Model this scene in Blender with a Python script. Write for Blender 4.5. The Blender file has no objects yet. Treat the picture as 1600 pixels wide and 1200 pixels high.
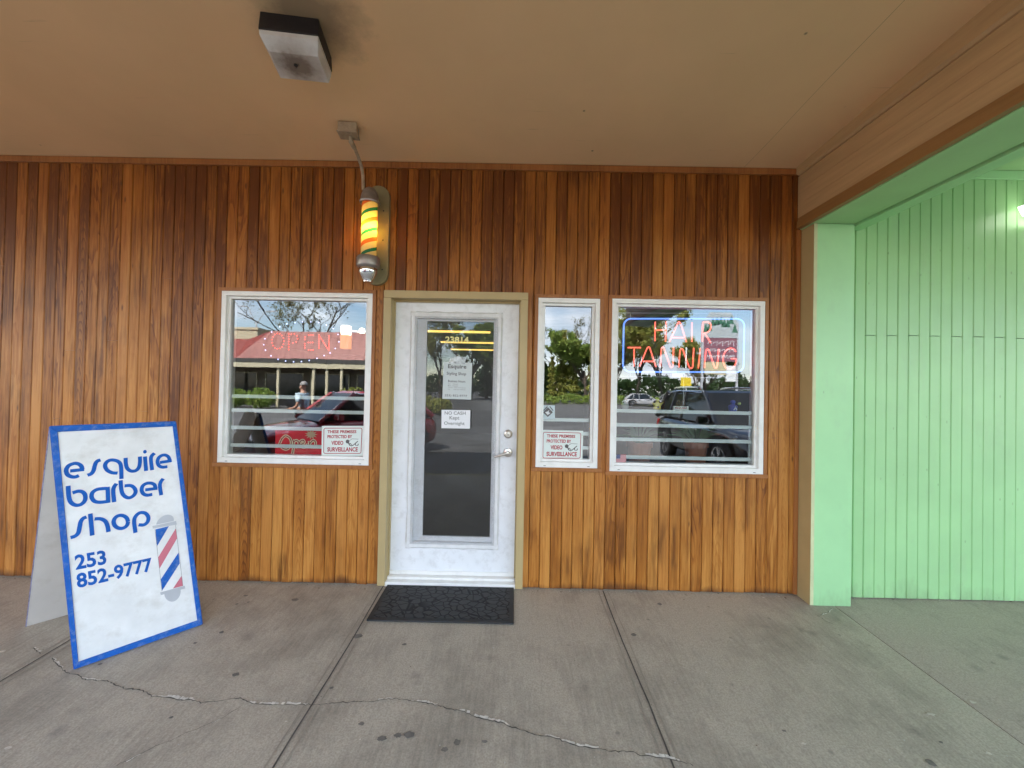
import bpy, bmesh, math, random
from mathutils import Vector, Matrix, noise as mnoise
R = math.radians
scene = bpy.context.scene
col = scene.collection

# ------------------------------------------------------------------ camera
F_PX, CAM_H, CAM_D = 618.0, 1.4876, 2.9695
yaw, pit, rol = R(-0.3161), R(0.6586), R(1.1503)
fw = Vector((math.sin(yaw)*math.cos(pit), math.cos(yaw)*math.cos(pit), math.sin(pit)))
r0 = Vector((math.cos(yaw), -math.sin(yaw), 0)); u0 = r0.cross(fw)
rt = r0*math.cos(rol) + u0*math.sin(rol)
up = -r0*math.sin(rol) + u0*math.cos(rol)
CAM = Vector((0, -CAM_D, CAM_H))
cd = bpy.data.cameras.new('camera'); cam = bpy.data.objects.new('camera', cd); col.objects.link(cam)
cam.matrix_world = Matrix(((rt.x, up.x, -fw.x, CAM.x), (rt.y, up.y, -fw.y, CAM.y), (rt.z, up.z, -fw.z, CAM.z), (0, 0, 0, 1)))
cd.sensor_width = 36; cd.lens = F_PX/1600*36; cd.clip_start = 0.05; cd.clip_end = 1000
scene.camera = cam
scene.render.resolution_x, scene.render.resolution_y = 1024, 768

# ------------------------------------------------------------------ sky, sun, exposure
SUN_EL, SUN_AZ = R(50), math.atan2(-0.5, 0.85)          # azimuth measured from +Y towards +X
world = bpy.data.worlds.new('World'); scene.world = world; world.use_nodes = True
wn, wl = world.node_tree.nodes, world.node_tree.links
wn.clear()
sky = wn.new('ShaderNodeTexSky'); sky.sky_type = 'NISHITA'; sky.sun_disc = False
sky.sun_elevation = SUN_EL; sky.sun_rotation = SUN_AZ; sky.air_density = 1.2; sky.dust_density = 0.3; sky.ozone_density = 2.5
tc = wn.new('ShaderNodeTexCoord'); mp = wn.new('ShaderNodeMapping'); mp.inputs['Scale'].default_value = (1, 1, 2.4)
wl.new(tc.outputs['Generated'], mp.inputs[0])
cn = wn.new('ShaderNodeTexNoise'); cn.inputs['Scale'].default_value = 2.6; cn.inputs['Detail'].default_value = 8; cn.inputs['Roughness'].default_value = .55
wl.new(mp.outputs[0], cn.inputs[0])
cr = wn.new('ShaderNodeValToRGB'); cr.color_ramp.elements[0].position = .45; cr.color_ramp.elements[1].position = .64
wl.new(cn.outputs['Fac'], cr.inputs[0])
cn2 = wn.new('ShaderNodeTexNoise'); cn2.inputs['Scale'].default_value = 5; cn2.inputs['Detail'].default_value = 6
wl.new(mp.outputs[0], cn2.inputs[0])
cc = wn.new('ShaderNodeValToRGB')
cc.color_ramp.elements[0].position = .35; cc.color_ramp.elements[0].color = (3.3, 3.9, 4.8, 1)
cc.color_ramp.elements[1].position = .65; cc.color_ramp.elements[1].color = (9.5, 9.8, 10.2, 1)
wl.new(cn2.outputs['Fac'], cc.inputs[0])
mx = wn.new('ShaderNodeMixRGB'); wl.new(cr.outputs[0], mx.inputs[0]); wl.new(sky.outputs[0], mx.inputs[1]); wl.new(cc.outputs[0], mx.inputs[2])
bg = wn.new('ShaderNodeBackground'); bg.inputs['Strength'].default_value = 0.10
wl.new(mx.outputs[0], bg.inputs[0])
wo = wn.new('ShaderNodeOutputWorld'); wl.new(bg.outputs[0], wo.inputs[0])

sl = bpy.data.lights.new('sun', 'SUN'); sl.energy = 4.0; sl.angle = R(.5); sl.color = (1, .95, .87)
so = bpy.data.objects.new('sun', sl); col.objects.link(so); so.location = (0, 0, 30)
tosun = Vector((math.sin(SUN_AZ)*math.cos(SUN_EL), math.cos(SUN_AZ)*math.cos(SUN_EL), math.sin(SUN_EL)))
so.rotation_euler = tosun.to_track_quat('Z', 'Y').to_euler()

scene.view_settings.view_transform = 'Standard'; scene.view_settings.look = 'None'
scene.view_settings.gamma = 1; scene.view_settings.exposure = 3.1
scene.cycles.max_bounces = 8; scene.cycles.diffuse_bounces = 5; scene.cycles.glossy_bounces = 4
scene.cycles.transparent_max_bounces = 16; scene.cycles.transmission_bounces = 4
scene.cycles.caustics_reflective = False; scene.cycles.caustics_refractive = False
scene.cycles.use_denoising = True; scene.cycles.sample_clamp_indirect = 3

# ------------------------------------------------------------------ geometry helpers
SL = .0445                                              # the pavement falls away from the wall
def ray(px, py): return fw + rt*((px-800)/F_PX) - up*((py-600)/F_PX)
def at(px, py, y=0.0):                                  # photo pixel -> point on the vertical plane y
    d = ray(px, py); return CAM + d*((y-CAM.y)/d.y)
def onfloor(px, py):
    d = ray(px, py); return CAM + d*((SL*CAM.y-CAM.z)/(d.z-SL*d.y))
def ceil_z(y): return 3.18 - .05*y

class MB:
    def __init__(s): s.v, s.f, s.m = [], [], []
    def add(s, vs, fs, mi=0):
        o = len(s.v); s.v += [tuple(v) for v in vs]
        for f in fs: s.f.append([i+o for i in f]); s.m.append(mi)
        return s
    def box(s, x0, x1, y0, y1, z0, z1, mi=0):
        v = [(x, y, z) for z in (z0, z1) for y in (y0, y1) for x in (x0, x1)]
        return s.add(v, [(0, 2, 3, 1), (4, 5, 7, 6), (0, 1, 5, 4), (2, 6, 7, 3), (0, 4, 6, 2), (1, 3, 7, 5)], mi)
    def hexa(s, v, mi=0):                               # 8 points: bottom 4 ccw, top 4 ccw
        return s.add(v, [(3, 2, 1, 0), (4, 5, 6, 7), (0, 1, 5, 4), (1, 2, 6, 5), (2, 3, 7, 6), (3, 0, 4, 7)], mi)
    def quad(s, a, b, c, d, mi=0): return s.add([a, b, c, d], [(0, 1, 2, 3)], mi)
    def prism(s, poly, fn, d0, d1, mi=0):               # 2D polygon pushed through fn(a, b, d)
        n = len(poly)
        v = [fn(a, b, d0) for a, b in poly] + [fn(a, b, d1) for a, b in poly]
        f = [tuple(range(n-1, -1, -1)), tuple(range(n, 2*n))] + [(i, (i+1) % n, (i+1) % n+n, i+n) for i in range(n)]
        return s.add(v, f, mi)
    def tube(s, pts, r, n=8, closed=False, cap=True, mi=0):
        pts = [Vector(p) for p in pts]; N = len(pts); rs = r if isinstance(r, (list, tuple)) else [r]*N
        o = len(s.v); prev = None
        for i, p in enumerate(pts):
            a = pts[(i-1) % N] if (i > 0 or closed) else p
            b = pts[(i+1) % N] if (i < N-1 or closed) else p
            t = (b-a).normalized() if (b-a).length > 1e-9 else Vector((0, 0, 1))
            if prev is None:
                prev = t.orthogonal().normalized()
            prev = (prev - t*prev.dot(t)); prev = prev.normalized() if prev.length > 1e-6 else t.orthogonal().normalized()
            q = t.cross(prev)
            for k in range(n):
                w = 2*math.pi*k/n
                s.v.append(tuple(p + (prev*math.cos(w)+q*math.sin(w))*rs[i]))
        for i in range(N if closed else N-1):
            j = (i+1) % N
            for k in range(n):
                s.f.append([o+i*n+k, o+i*n+(k+1) % n, o+j*n+(k+1) % n, o+j*n+k]); s.m.append(mi)
        if cap and not closed:
            s.f.append([o+k for k in range(n-1, -1, -1)]); s.m.append(mi)
            s.f.append([o+(N-1)*n+k for k in range(n)]); s.m.append(mi)
        return s
    def lathe(s, prof, c=(0, 0, 0), n=24, axis='z', mi=0):
        o = len(s.v); c = Vector(c)
        for (r, h) in prof:
            for k in range(n):
                w = 2*math.pi*k/n; a, b = r*math.cos(w), r*math.sin(w)
                p = {'z': (a, b, h), 'y': (a, h, b), 'x': (h, a, b)}[axis]
                s.v.append(tuple(c+Vector(p)))
        for i in range(len(prof)-1):
            for k in range(n):
                s.f.append([o+i*n+k, o+i*n+(k+1) % n, o+(i+1)*n+(k+1) % n, o+(i+1)*n+k]); s.m.append(mi)
        s.f.append([o+k for k in range(n-1, -1, -1)]); s.m.append(mi)
        s.f.append([o+(len(prof)-1)*n+k for k in range(n)]); s.m.append(mi)
        return s
    def ribbon(s, pts, w, fn, mi=0, closed=False):      # flat stroke of constant width in 2D, mapped by fn(a, b)
        N = len(pts); L = []
        for i in range(N):
            a = Vector(pts[max(i-1, 0)]) if not closed else Vector(pts[(i-1) % N])
            b = Vector(pts[min(i+1, N-1)]) if not closed else Vector(pts[(i+1) % N])
            t = (b-a).normalized(); nrm = Vector((-t.y, t.x)); p = Vector(pts[i])
            L += [fn(*(p+nrm*w/2)), fn(*(p-nrm*w/2))]
        fs = [(2*i+1, 2*i+3, 2*i+2, 2*i) for i in range(N-1)]
        if closed: fs.append((2*N-1, 1, 0, 2*N-2))
        return s.add(L, fs, mi)
    def build(s, name, mats, parent=None, smooth=False, bevel=0, recalc=True):
        me = bpy.data.meshes.new(name); me.from_pydata(s.v, [], s.f)
        for m in (mats if isinstance(mats, (list, tuple)) else [mats]): me.materials.append(m)
        for p, k in zip(me.polygons, s.m): p.material_index = k; p.use_smooth = smooth
        if recalc:
            bm = bmesh.new(); bm.from_mesh(me); bmesh.ops.recalc_face_normals(bm, faces=bm.faces); bm.to_mesh(me); bm.free()
        me.update()
        o = bpy.data.objects.new(name, me); col.objects.link(o)
        if parent: o.parent = parent
        if bevel:
            b = o.modifiers.new('bevel', 'BEVEL'); b.width = bevel; b.segments = 2; b.limit_method = 'ANGLE'; b.angle_limit = R(40)
        if smooth:
            try: me.set_sharp_from_angle(angle=R(40))
            except Exception: pass
        return o

def smooth_path(p, k=5, closed=False):
    p = [Vector(q) for q in p]; N = len(p); out = []
    for i in range(N if closed else N-1):
        a = p[(i-1) % N] if (closed or i > 0) else p[0]*2-p[1]
        b, c = p[i], p[(i+1) % N]
        d = p[(i+2) % N] if (closed or i < N-2) else p[-1]*2-p[-2]
        for j in range(k):
            t = j/k
            out.append(.5*((2*b)+(c-a)*t+(2*a-5*b+4*c-d)*t*t+(3*b-a-3*c+d)*t**3))
    if not closed: out.append(p[-1])
    return out

_tc = {}
def text2d(body, offset=0.0):
    k = (body, offset)
    if k not in _tc:
        c = bpy.data.curves.new('t', 'FONT'); c.body = body; c.offset = offset; c.resolution_u = 3
        o = bpy.data.objects.new('t', c); col.objects.link(o)
        dg = bpy.context.evaluated_depsgraph_get(); me = bpy.data.meshes.new_from_object(o.evaluated_get(dg))
        vs = [(v.co.x, v.co.y) for v in me.vertices]; fs = [tuple(p.vertices) for p in me.polygons]
        bpy.data.objects.remove(o); bpy.data.curves.remove(c); bpy.data.meshes.remove(me)
        x0, x1 = min(v[0] for v in vs), max(v[0] for v in vs); y0, y1 = min(v[1] for v in vs), max(v[1] for v in vs)
        _tc[k] = ([((x-x0)/(x1-x0), (y-y0)/(y1-y0)) for x, y in vs], fs)
    return _tc[k]
def add_text(mb, body, fn, offset=0.0, mi=0):           # fn maps the unit box (0..1, 0..1) to 3D
    vs, fs = text2d(body, offset); mb.add([fn(a, b) for a, b in vs], fs, mi)

def tag(o, label=None, cat=None, group=None, kind=None):
    if label: o['label'] = label
    if cat: o['category'] = cat
    if group: o['group'] = group
    if kind: o['kind'] = kind
    return o
def empty(name, loc=(0, 0, 0), rz=0, label=None, cat=None, group=None):
    o = bpy.data.objects.new(name, None); col.objects.link(o); o.location = loc; o.rotation_euler = (0, 0, rz)
    o.empty_display_size = .2
    return tag(o, label, cat, group)
def copy_tree(o, parent=None):
    c = o.copy(); col.objects.link(c)
    if parent: c.parent = parent
    for ch in list(o.children): copy_tree(ch, c)
    return c

# ------------------------------------------------------------------ materials
class NT:
    def __init__(s, name):
        s.mat = bpy.data.materials.new(name); s.mat.use_nodes = True
        s.n, s.l = s.mat.node_tree.nodes, s.mat.node_tree.links
        s.p = s.n['Principled BSDF']; s.out = s.n['Material Output']
    def new(s, t, **kw):
        nd = s.n.new(t)
        for k, v in kw.items(): setattr(nd, k, v)
        return nd
    def link(s, a, b): s.l.new(a, b)
    def coord(s, scale=(1, 1, 1), loc=(0, 0, 0)):
        t = s.new('ShaderNodeTexCoord'); m = s.new('ShaderNodeMapping'); m.inputs['Scale'].default_value = scale; m.inputs['Location'].default_value = loc
        s.link(t.outputs['Object'], m.inputs[0]); return m.outputs[0]
    def noise(s, vec, scale, detail=4, rough=.55, dist=0):
        t = s.new('ShaderNodeTexNoise'); t.inputs['Scale'].default_value = scale; t.inputs['Detail'].default_value = detail
        t.inputs['Roughness'].default_value = rough; t.inputs['Distortion'].default_value = dist; s.link(vec, t.inputs['Vector']); return t.outputs['Fac']
    def ramp(s, fac, stops):
        t = s.new('ShaderNodeValToRGB'); e = t.color_ramp.elements
        while len(e) < len(stops): e.new(.5)
        for k, (p, c) in enumerate(stops):
            e[k].position = p; e[k].color = (c, c, c, 1) if isinstance(c, (int, float)) else (*c, 1)
        s.link(fac, t.inputs[0]); return t.outputs[0]
    def math(s, op, a, b=None, c=None, clamp=False):
        t = s.new('ShaderNodeMath', operation=op, use_clamp=clamp)
        for i, x in enumerate((a, b, c)):
            if x is None: continue
            if isinstance(x, (int, float)): t.inputs[i].default_value = x
            else: s.link(x, t.inputs[i])
        return t.outputs[0]
    def mix(s, fac, a, b, mode='MIX'):
        t = s.new('ShaderNodeMixRGB', blend_type=mode)
        for i, x in enumerate((fac, a, b)):
            if isinstance(x, (int, float)): t.inputs[i].default_value = x if i == 0 else (x, x, x, 1)
            elif isinstance(x, tuple): t.inputs[i].default_value = (*x, 1)
            else: s.link(x, t.inputs[i])
        return t.outputs[0]
    def bump(s, h, strength=.3, dist=.01):
        t = s.new('ShaderNodeBump'); t.inputs['Strength'].default_value = strength; t.inputs['Distance'].default_value = dist
        s.link(h, t.inputs['Height']); s.link(t.outputs[0], s.p.inputs['Normal']); return t.outputs[0]
    def base(s, c):
        if isinstance(c, tuple): s.p.inputs['Base Color'].default_value = (*c, 1)
        else: s.link(c, s.p.inputs['Base Color'])
    def rough(s, r):
        if isinstance(r, (int, float)): s.p.inputs['Roughness'].default_value = r
        else: s.link(r, s.p.inputs['Roughness'])

def paint(name, c, rough=.5, var=.12, scale=6, metal=0, bump=0, bscale=60, dirt=None, dscale=3, spec=.5):
    t = NT(name); co = t.coord()
    f = t.noise(co, scale, 5)
    lo = tuple(max(0, x*(1-var)) for x in c); hi = tuple(min(1, x*(1+var)) for x in c)
    cc_ = t.ramp(f, [(.3, lo), (.7, hi)])
    if dirt:
        d = t.ramp(t.noise(co, dscale, 8, .65), [(.5, 0), (.72, 1)])
        cc_ = t.mix(t.math('MULTIPLY', d, dirt[1]), cc_, dirt[0])
    t.base(cc_); t.rough(rough); t.p.inputs['Metallic'].default_value = metal; t.p.inputs['Specular IOR Level'].default_value = spec
    if bump: t.bump(t.noise(co, bscale, 4), bump, .004)
    return t.mat
def emis(name, c, strength, base=None):
    t = NT(name); t.base(base or c); t.p.inputs['Emission Color'].default_value = (*c, 1); t.p.inputs['Emission Strength'].default_value = strength
    return t.mat

PLANK = .0805
PLANK_X0 = at(305, 905).x
def plank_wood(name, light, mid, dark, planked=True, x0=0.0, stain=1.0):
    t = NT(name); tcn = t.new('ShaderNodeTexCoord'); sx = t.new('ShaderNodeSeparateXYZ'); t.link(tcn.outputs['Object'], sx.inputs[0])
    if planked:
        idx = t.math('FLOOR', t.math('DIVIDE', t.math('SUBTRACT', sx.outputs[0], x0), PLANK))
    else:
        idx = t.math('FLOOR', t.math('MULTIPLY', sx.outputs[0], 3.1))
    wnz = t.new('ShaderNodeTexWhiteNoise', noise_dimensions='1D'); t.link(idx, wnz.inputs['W'])
    rnd = wnz.outputs['Value']; sep = t.new('ShaderNodeSeparateColor'); t.link(wnz.outputs['Color'], sep.inputs[0])
    # per-board offset of the grain
    off = t.new('ShaderNodeCombineXYZ'); t.link(t.math('MULTIPLY', rnd, 37.0), off.inputs[2]); t.link(t.math('MULTIPLY', sep.outputs[1], 19.0), off.inputs[0])
    add = t.new('ShaderNodeVectorMath', operation='ADD'); t.link(tcn.outputs['Object'], add.inputs[0]); t.link(off.outputs[0], add.inputs[1])
    def mapped(sc):
        m = t.new('ShaderNodeMapping'); m.inputs['Scale'].default_value = sc; t.link(add.outputs[0], m.inputs[0]); return m.outputs[0]
    fine = t.noise(mapped((62, 62, 2.2)), 1, 6, .68)
    # cathedral rings: warped cone distance
    m2 = mapped((1, 1, .10)); ringn = t.noise(m2, 9, 3, .5, .6)
    rings = t.math('FRACT', t.math('MULTIPLY', ringn, 11.0))
    ringm = t.ramp(rings, [(0, 0), (.55, .25), (.9, 1), (1, 0)])
    ringamt = t.ramp(sep.outputs[2], [(.35, 0.12), (.8, .8)])
    ring = t.math('MULTIPLY', ringm, ringamt)
    if planked:   # arched cathedral figure on some boards
        xl = t.math('SUBTRACT', t.math('FRACT', t.math('DIVIDE', t.math('SUBTRACT', sx.outputs[0], x0), PLANK)), .5)
        wob = t.noise(mapped((14, 14, 1.3)), 1, 3, .5)
        arch = t.math('FRACT', t.math('ADD', t.math('MULTIPLY', sx.outputs[2], 13), t.math('ADD', t.math('MULTIPLY', t.math('MULTIPLY', xl, xl), 11), t.math('MULTIPLY', wob, 3.2))))
        am = t.ramp(arch, [(0, .1), (.55, .2), (.85, 1), (1, .1)])
        asel = t.math('MULTIPLY', t.ramp(sep.outputs[1], [(.66, 0), (.74, .75)]), t.ramp(t.noise(mapped((3, 3, .5)), 1, 2), [(.42, 0), (.56, 1)]))
        ring = t.math('ADD', t.math('MULTIPLY', ring, t.math('SUBTRACT', 1, asel)), t.math('MULTIPLY', am, asel))
    blot = t.noise(mapped((5, 5, 1.1)), 1, 6, .6, .4)
    tone = t.math('ADD', t.math('MULTIPLY', rnd, .46), t.math('MULTIPLY', blot, .80))
    if planked:   # canopy shade painted into the boards high up, with uneven bleaching per board
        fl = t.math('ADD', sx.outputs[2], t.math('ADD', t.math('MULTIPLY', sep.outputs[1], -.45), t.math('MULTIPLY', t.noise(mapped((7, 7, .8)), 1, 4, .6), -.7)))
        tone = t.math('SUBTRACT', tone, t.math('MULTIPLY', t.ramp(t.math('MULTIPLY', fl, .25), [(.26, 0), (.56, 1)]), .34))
    tone = t.math('SUBTRACT', tone, t.math('MULTIPLY', ring, .36))
    tone = t.math('SUBTRACT', tone, t.math('MULTIPLY', t.math('SUBTRACT', .54, fine), 1.25))
    c = t.ramp(tone, [(0.06, dark), (.40, mid), (.80, light)])
    # reddish / greyish boards
    c = t.mix(t.ramp(sep.outputs[0], [(.55, 0), (1, .35)]), c, (mid[0]*.95, mid[1]*.72, mid[2]*.6))
    # weathered streaks running across a few boards
    big = t.new('ShaderNodeMapping'); big.inputs['Scale'].default_value = (1.7, 1, 1.0); t.link(tcn.outputs['Object'], big.inputs[0])
    bn = t.noise(big.outputs[0], 1.6, 3, .5); st = t.noise(mapped((26, 26, 1.7)), 1, 5, .65)
    stn = t.math('MULTIPLY', t.ramp(bn, [(.47, 0), (.62, 1)]), t.ramp(st, [(.44, 0), (.62, 1)]))
    c = t.mix(t.math('MULTIPLY', stn, .75*stain), c, (dark[0]*.7, dark[1]*.75, dark[2]*1.1))
    if planked:   # splash stain along the bottom edge
        bw_ = t.new('ShaderNodeMapping'); bw_.inputs['Scale'].default_value = (1.9, 1, .3); t.link(tcn.outputs['Object'], bw_.inputs[0])
        h = t.math('SUBTRACT', t.math('ADD', t.math('MULTIPLY', t.noise(bw_.outputs[0], 1, 3, .6), .22), t.math('MULTIPLY', t.noise(mapped((45, 45, 9)), 1, 4, .7), .07)), sx.outputs[2])
        sp = t.ramp(h, [(.105, 0), (.150, .85)])
        c = t.mix(sp, c, (.10, .035, .012))
        # knots and nail marks
        vo = t.new('ShaderNodeTexVoronoi'); vo.inputs['Scale'].default_value = 1; t.link(mapped((9, 9, 2.6)), vo.inputs['Vector'])
        c = t.mix(t.ramp(vo.outputs['Distance'], [(.03, .8), (.085, 0)]), c, (.09, .035, .012))
    t.base(c); t.rough(t.ramp(fine, [(.2, .5), (.8, .36)]))
    t.p.inputs['Specular IOR Level'].default_value = .35
    t.bump(t.math('ADD', fine, t.math('MULTIPLY', ring, .6)), .25, .002)
    return t.mat
M = {}
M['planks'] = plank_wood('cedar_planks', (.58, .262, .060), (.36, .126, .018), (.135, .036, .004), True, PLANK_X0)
M['trimwood'] = plank_wood('cedar_trim', (.40, .165, .05), (.33, .125, .035), (.22, .075, .02), False, stain=.4)
M['back'] = paint('groove_dark', (.03, .015, .008), .9)
M['soffit'] = None
M['tan'] = paint('tan_paint', (.46, .35, .17), .45, .06, 5, bump=.1)
M['beam'] = None
M['white'] = paint('white_vinyl', (.84, .83, .80), .35, .04, 8, dirt=((.5, .46, .4), .25), dscale=9)
M['doorwhite'] = paint('door_white', (.83, .84, .86), .38, .04, 5, dirt=((.45, .43, .41), .32), dscale=16, bump=.06, bscale=30)
M['tape'] = paint('loose_tape', (.72, .72, .72), .3, .08, 20, bump=.6, bscale=22)
M['nickel'] = paint('satin_nickel', (.62, .57, .52), .28, .05, 20, metal=1)
M['black'] = paint('black_metal', (.02, .018, .018), .45)
M['rail'] = paint('white_rail', (.85, .88, .86), .4, .03)
M['darkroom'] = paint('interior_wall', (.12, .10, .085), .8)
M['darkfloor'] = paint('interior_floor', (.10, .09, .08), .5)

def glass(name, tint, base_refl, wob=.0):
    t = NT(name); t.n.remove(t.p)
    tr = t.new('ShaderNodeBsdfTransparent'); tr.inputs[0].default_value = (*tint, 1)
    gl = t.new('ShaderNodeBsdfGlossy'); gl.inputs['Roughness'].default_value = 0.0; gl.inputs[0].default_value = (.96, .98, 1, 1)
    fr = t.new('ShaderNodeFresnel'); fr.inputs[0].default_value = 1.5
    f = t.math('ADD', t.math('MULTIPLY', fr.outputs[0], 1-base_refl), base_refl, clamp=True)
    if wob:
        b = t.new('ShaderNodeBump'); b.inputs['Strength'].default_value = wob; b.inputs['Distance'].default_value = .01
        t.link(t.noise(t.coord(), 5, 1), b.inputs['Height']); t.link(b.outputs[0], gl.inputs['Normal'])
    m = t.new('ShaderNodeMixShader'); t.link(f, m.inputs[0]); t.link(tr.outputs[0], m.inputs[1]); t.link(gl.outputs[0], m.inputs[2])
    t.link(m.outputs[0], t.out.inputs[0]); return t.mat
M['glass'] = glass('window_glass', (.93, .98, .95), .095, .016)
M['doorglass'] = glass('door_glass', (.6, .62, .6), .07, .01)

# painted green boards
def green_mat(name, c, planked=True):
    t = NT(name); co = t.coord((1, 1, 1)); s2 = t.coord((40, 40, 3)); g = t.noise(s2, 1, 5, .6)
    f = t.noise(co, 2.2, 5)
    cc_ = t.ramp(f, [(.3, tuple(x*.93 for x in c)), (.7, tuple(min(1, x*1.05) for x in c))])
    v = t.new('ShaderNodeTexVoronoi'); v.inputs['Scale'].default_value = 7; t.link(t.coord((1.6, 1, .7)), v.inputs['Vector'])
    cc_ = t.mix(t.ramp(v.outputs['Distance'], [(.02, .55), (.07, 0)]), cc_, tuple(x*.45 for x in c))
    d = t.ramp(t.noise(t.coord((1, 1, .5)), 4, 8, .7), [(.55, 0), (.75, .22)])
    cc_ = t.mix(d, cc_, (.3, .36, .25))
    tz = t.new('ShaderNodeTexCoord'); sz = t.new('ShaderNodeSeparateXYZ'); t.link(tz.outputs['Object'], sz.inputs[0])
    gr = t.math('SUBTRACT', t.math('MULTIPLY', t.noise(t.coord((3, 3, 1.2)), 1.5, 6, .7), .62), sz.outputs[2])
    cc_ = t.mix(t.ramp(gr, [(.20, 0), (.42, .55)]), cc_, (.17, .24, .13))
    t.base(cc_); t.rough(t.ramp(g, [(.2, .45), (.8, .3)])); t.bump(g, .25 if planked else .08, .002)
    return t.mat
M['green'] = green_mat('mint_boards', (.37, .65, .31))
M['greenflat'] = green_mat('mint_flat', (.40, .72, .37), False)
M['greenbeam'] = green_mat('mint_beam', (.38, .62, .30), False)

def soffit_mat():
    t = NT('tan_soffit'); co = t.coord()
    c = t.ramp(t.noise(co, 1.3, 4), [(.3, (.76, .52, .285)), (.7, (.84, .575, .32))])
    # soot and cobweb dirt around the light fitting
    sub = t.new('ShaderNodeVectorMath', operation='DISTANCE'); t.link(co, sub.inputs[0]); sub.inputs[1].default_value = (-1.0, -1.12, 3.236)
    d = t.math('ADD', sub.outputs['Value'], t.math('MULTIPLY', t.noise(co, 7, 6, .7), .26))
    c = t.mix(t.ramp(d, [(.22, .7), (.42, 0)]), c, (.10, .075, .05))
    v = t.new('ShaderNodeTexVoronoi'); v.inputs['Scale'].default_value = 3.3; t.link(co, v.inputs['Vector'])
    c = t.mix(t.ramp(v.outputs['Distance'], [(.012, .8), (.035, 0)]), c, (.09, .07, .05))
    ln = t.ramp(t.noise(t.coord((2, 40, 2)), 1, 6, .6), [(.68, 0), (.74, .25)])
    c = t.mix(ln, c, (.16, .12, .08))
    t.base(c); t.rough(.75); t.bump(t.noise(co, 90, 3), .12, .004); return t.mat
M['soffit'] = soffit_mat()
def board_paint(name, c):
    t = NT(name); g = t.noise(t.coord((30, 2.2, 30)), 1, 5, .6)
    cc_ = t.ramp(g, [(.25, tuple(x*.85 for x in c)), (.75, tuple(x*1.1 for x in c))]); t.base(cc_); t.rough(.5); t.bump(g, .2, .002); return t.mat
M['beam'] = board_paint('brown_beam_boards', (.54, .36, .19))
M['beamband'] = board_paint('brown_beam_band', (.31, .16, .055))

def concrete(name, c, wet=0):
    t = NT(name); co = t.coord()
    br = t.noise(t.coord((60, 5, 1)), 1, 4, .65)                      # broom finish
    a = t.noise(co, 1.1, 6, .6); b = t.noise(co, 5, 8, .7); fine = t.noise(co, 130, 3, .6)
    f = t.math('ADD', t.math('MULTIPLY', a, .55), t.math('ADD', t.math('MULTIPLY', b, .42), t.math('MULTIPLY', br, .26)))
    cc_ = t.ramp(f, [(.38, tuple(x*.48 for x in c)), (.54, c), (.66, tuple(x*1.36 for x in c))])
    cc_ = t.mix(t.ramp(fine, [(.35, .45), (.6, 0)]), cc_, tuple(x*.55 for x in c))
    def spots(scale, r0_, r1_, amt, colr, seed):
        v = t.new('ShaderNodeTexVoronoi'); v.inputs['Scale'].default_value = scale
        warp = t.new('ShaderNodeMixRGB'); warp.inputs[0].default_value = .035
        nz = t.new('ShaderNodeTexNoise'); nz.inputs['Scale'].default_value = 14; t.link(co, nz.inputs['Vector'])
        t.link(t.coord((1, 1, 0), (seed, seed*.7, 0)), warp.inputs[1]); t.link(nz.outputs['Color'], warp.inputs[2])
        t.link(warp.outputs[0], v.inputs['Vector'])
        sc = t.new('ShaderNodeSeparateColor'); t.link(v.outputs['Color'], sc.inputs[0])
        m = t.math('MULTIPLY', t.ramp(v.outputs['Distance'], [(r0_, 1), (r1_, 0)]), t.ramp(sc.outputs[0], [(.45, 0), (.6, amt)]))
        return m, colr
    for args in ((4.3, .05, .16, .40, (.12, .11, .10), 3.1), (2.1, .04, .13, .4, (.13, .12, .10), 8.3), (9, .04, .11, .5, (.12, .11, .095), 5.7), (14, .03, .055, .8, (.5, .48, .44), 1.3)):
        m, cl = spots(*args); cc_ = t.mix(m, cc_, cl)
    t.base(cc_); t.rough(t.ramp(b, [(.3, .62), (.7, .8)]))
    t.bump(t.math('ADD', t.math('MULTIPLY', br, .6), t.math('MULTIPLY', fine, .7)), .28, .004)
    return t.mat
M['concrete'] = concrete('broomed_concrete', (.345, .302, .24))
M['concrete2'] = concrete('stained_concrete', (.33, .27, .225))
M['joint'] = paint('joint_dark', (.09, .078, .066), .9, .3, 30)
M['crack'] = paint('crack_dark', (.09, .078, .065), .95, .3, 30)
M['chip'] = paint('crack_chip', (.66, .62, .55), .9, .2, 40)
def rubber():
    t = NT('black_rubber'); v = t.new('ShaderNodeTexVoronoi', feature='DISTANCE_TO_EDGE'); v.inputs['Scale'].default_value = 17
    t.link(t.coord((1, 1.3, 0)), v.inputs['Vector'])
    h = t.ramp(v.outputs['Distance'], [(.03, 0), (.11, 1)])
    t.base(t.mix(h, (.008, .008, .009), (.045, .045, .046))); t.rough(.62); t.bump(h, .8, .006); t.p.inputs['Specular IOR Level'].default_value = .3
    return t.mat
M['rubber'] = rubber(); M['rubberedge'] = paint('rubber_edge', (.02, .02, .021), .6, .2, 40)
M['asphalt'] = paint('asphalt', (.10, .098, .095), .85, .35, .8, bump=.5, bscale=150)
M['paintwhite'] = paint('road_white', (.6, .6, .58), .7)
M['signwhite'] = paint('sign_white', (.80, .80, .79), .45, .09, 6, dirt=((.50, .46, .40), .45), dscale=7, spec=.3)
M['signback'] = paint('sign_back', (.66, .63, .59), .55, .06, 5, dirt=((.4, .36, .3), .4), dscale=7)
M['blue'] = paint('sign_blue', (.004, .105, .46), .45, .15, 12, dirt=((.40, .44, .52), .35), dscale=34, spec=.2)
M['letterblue'] = paint('letter_blue', (.004, .10, .44), .5, .12, 14, spec=.15)
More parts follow.
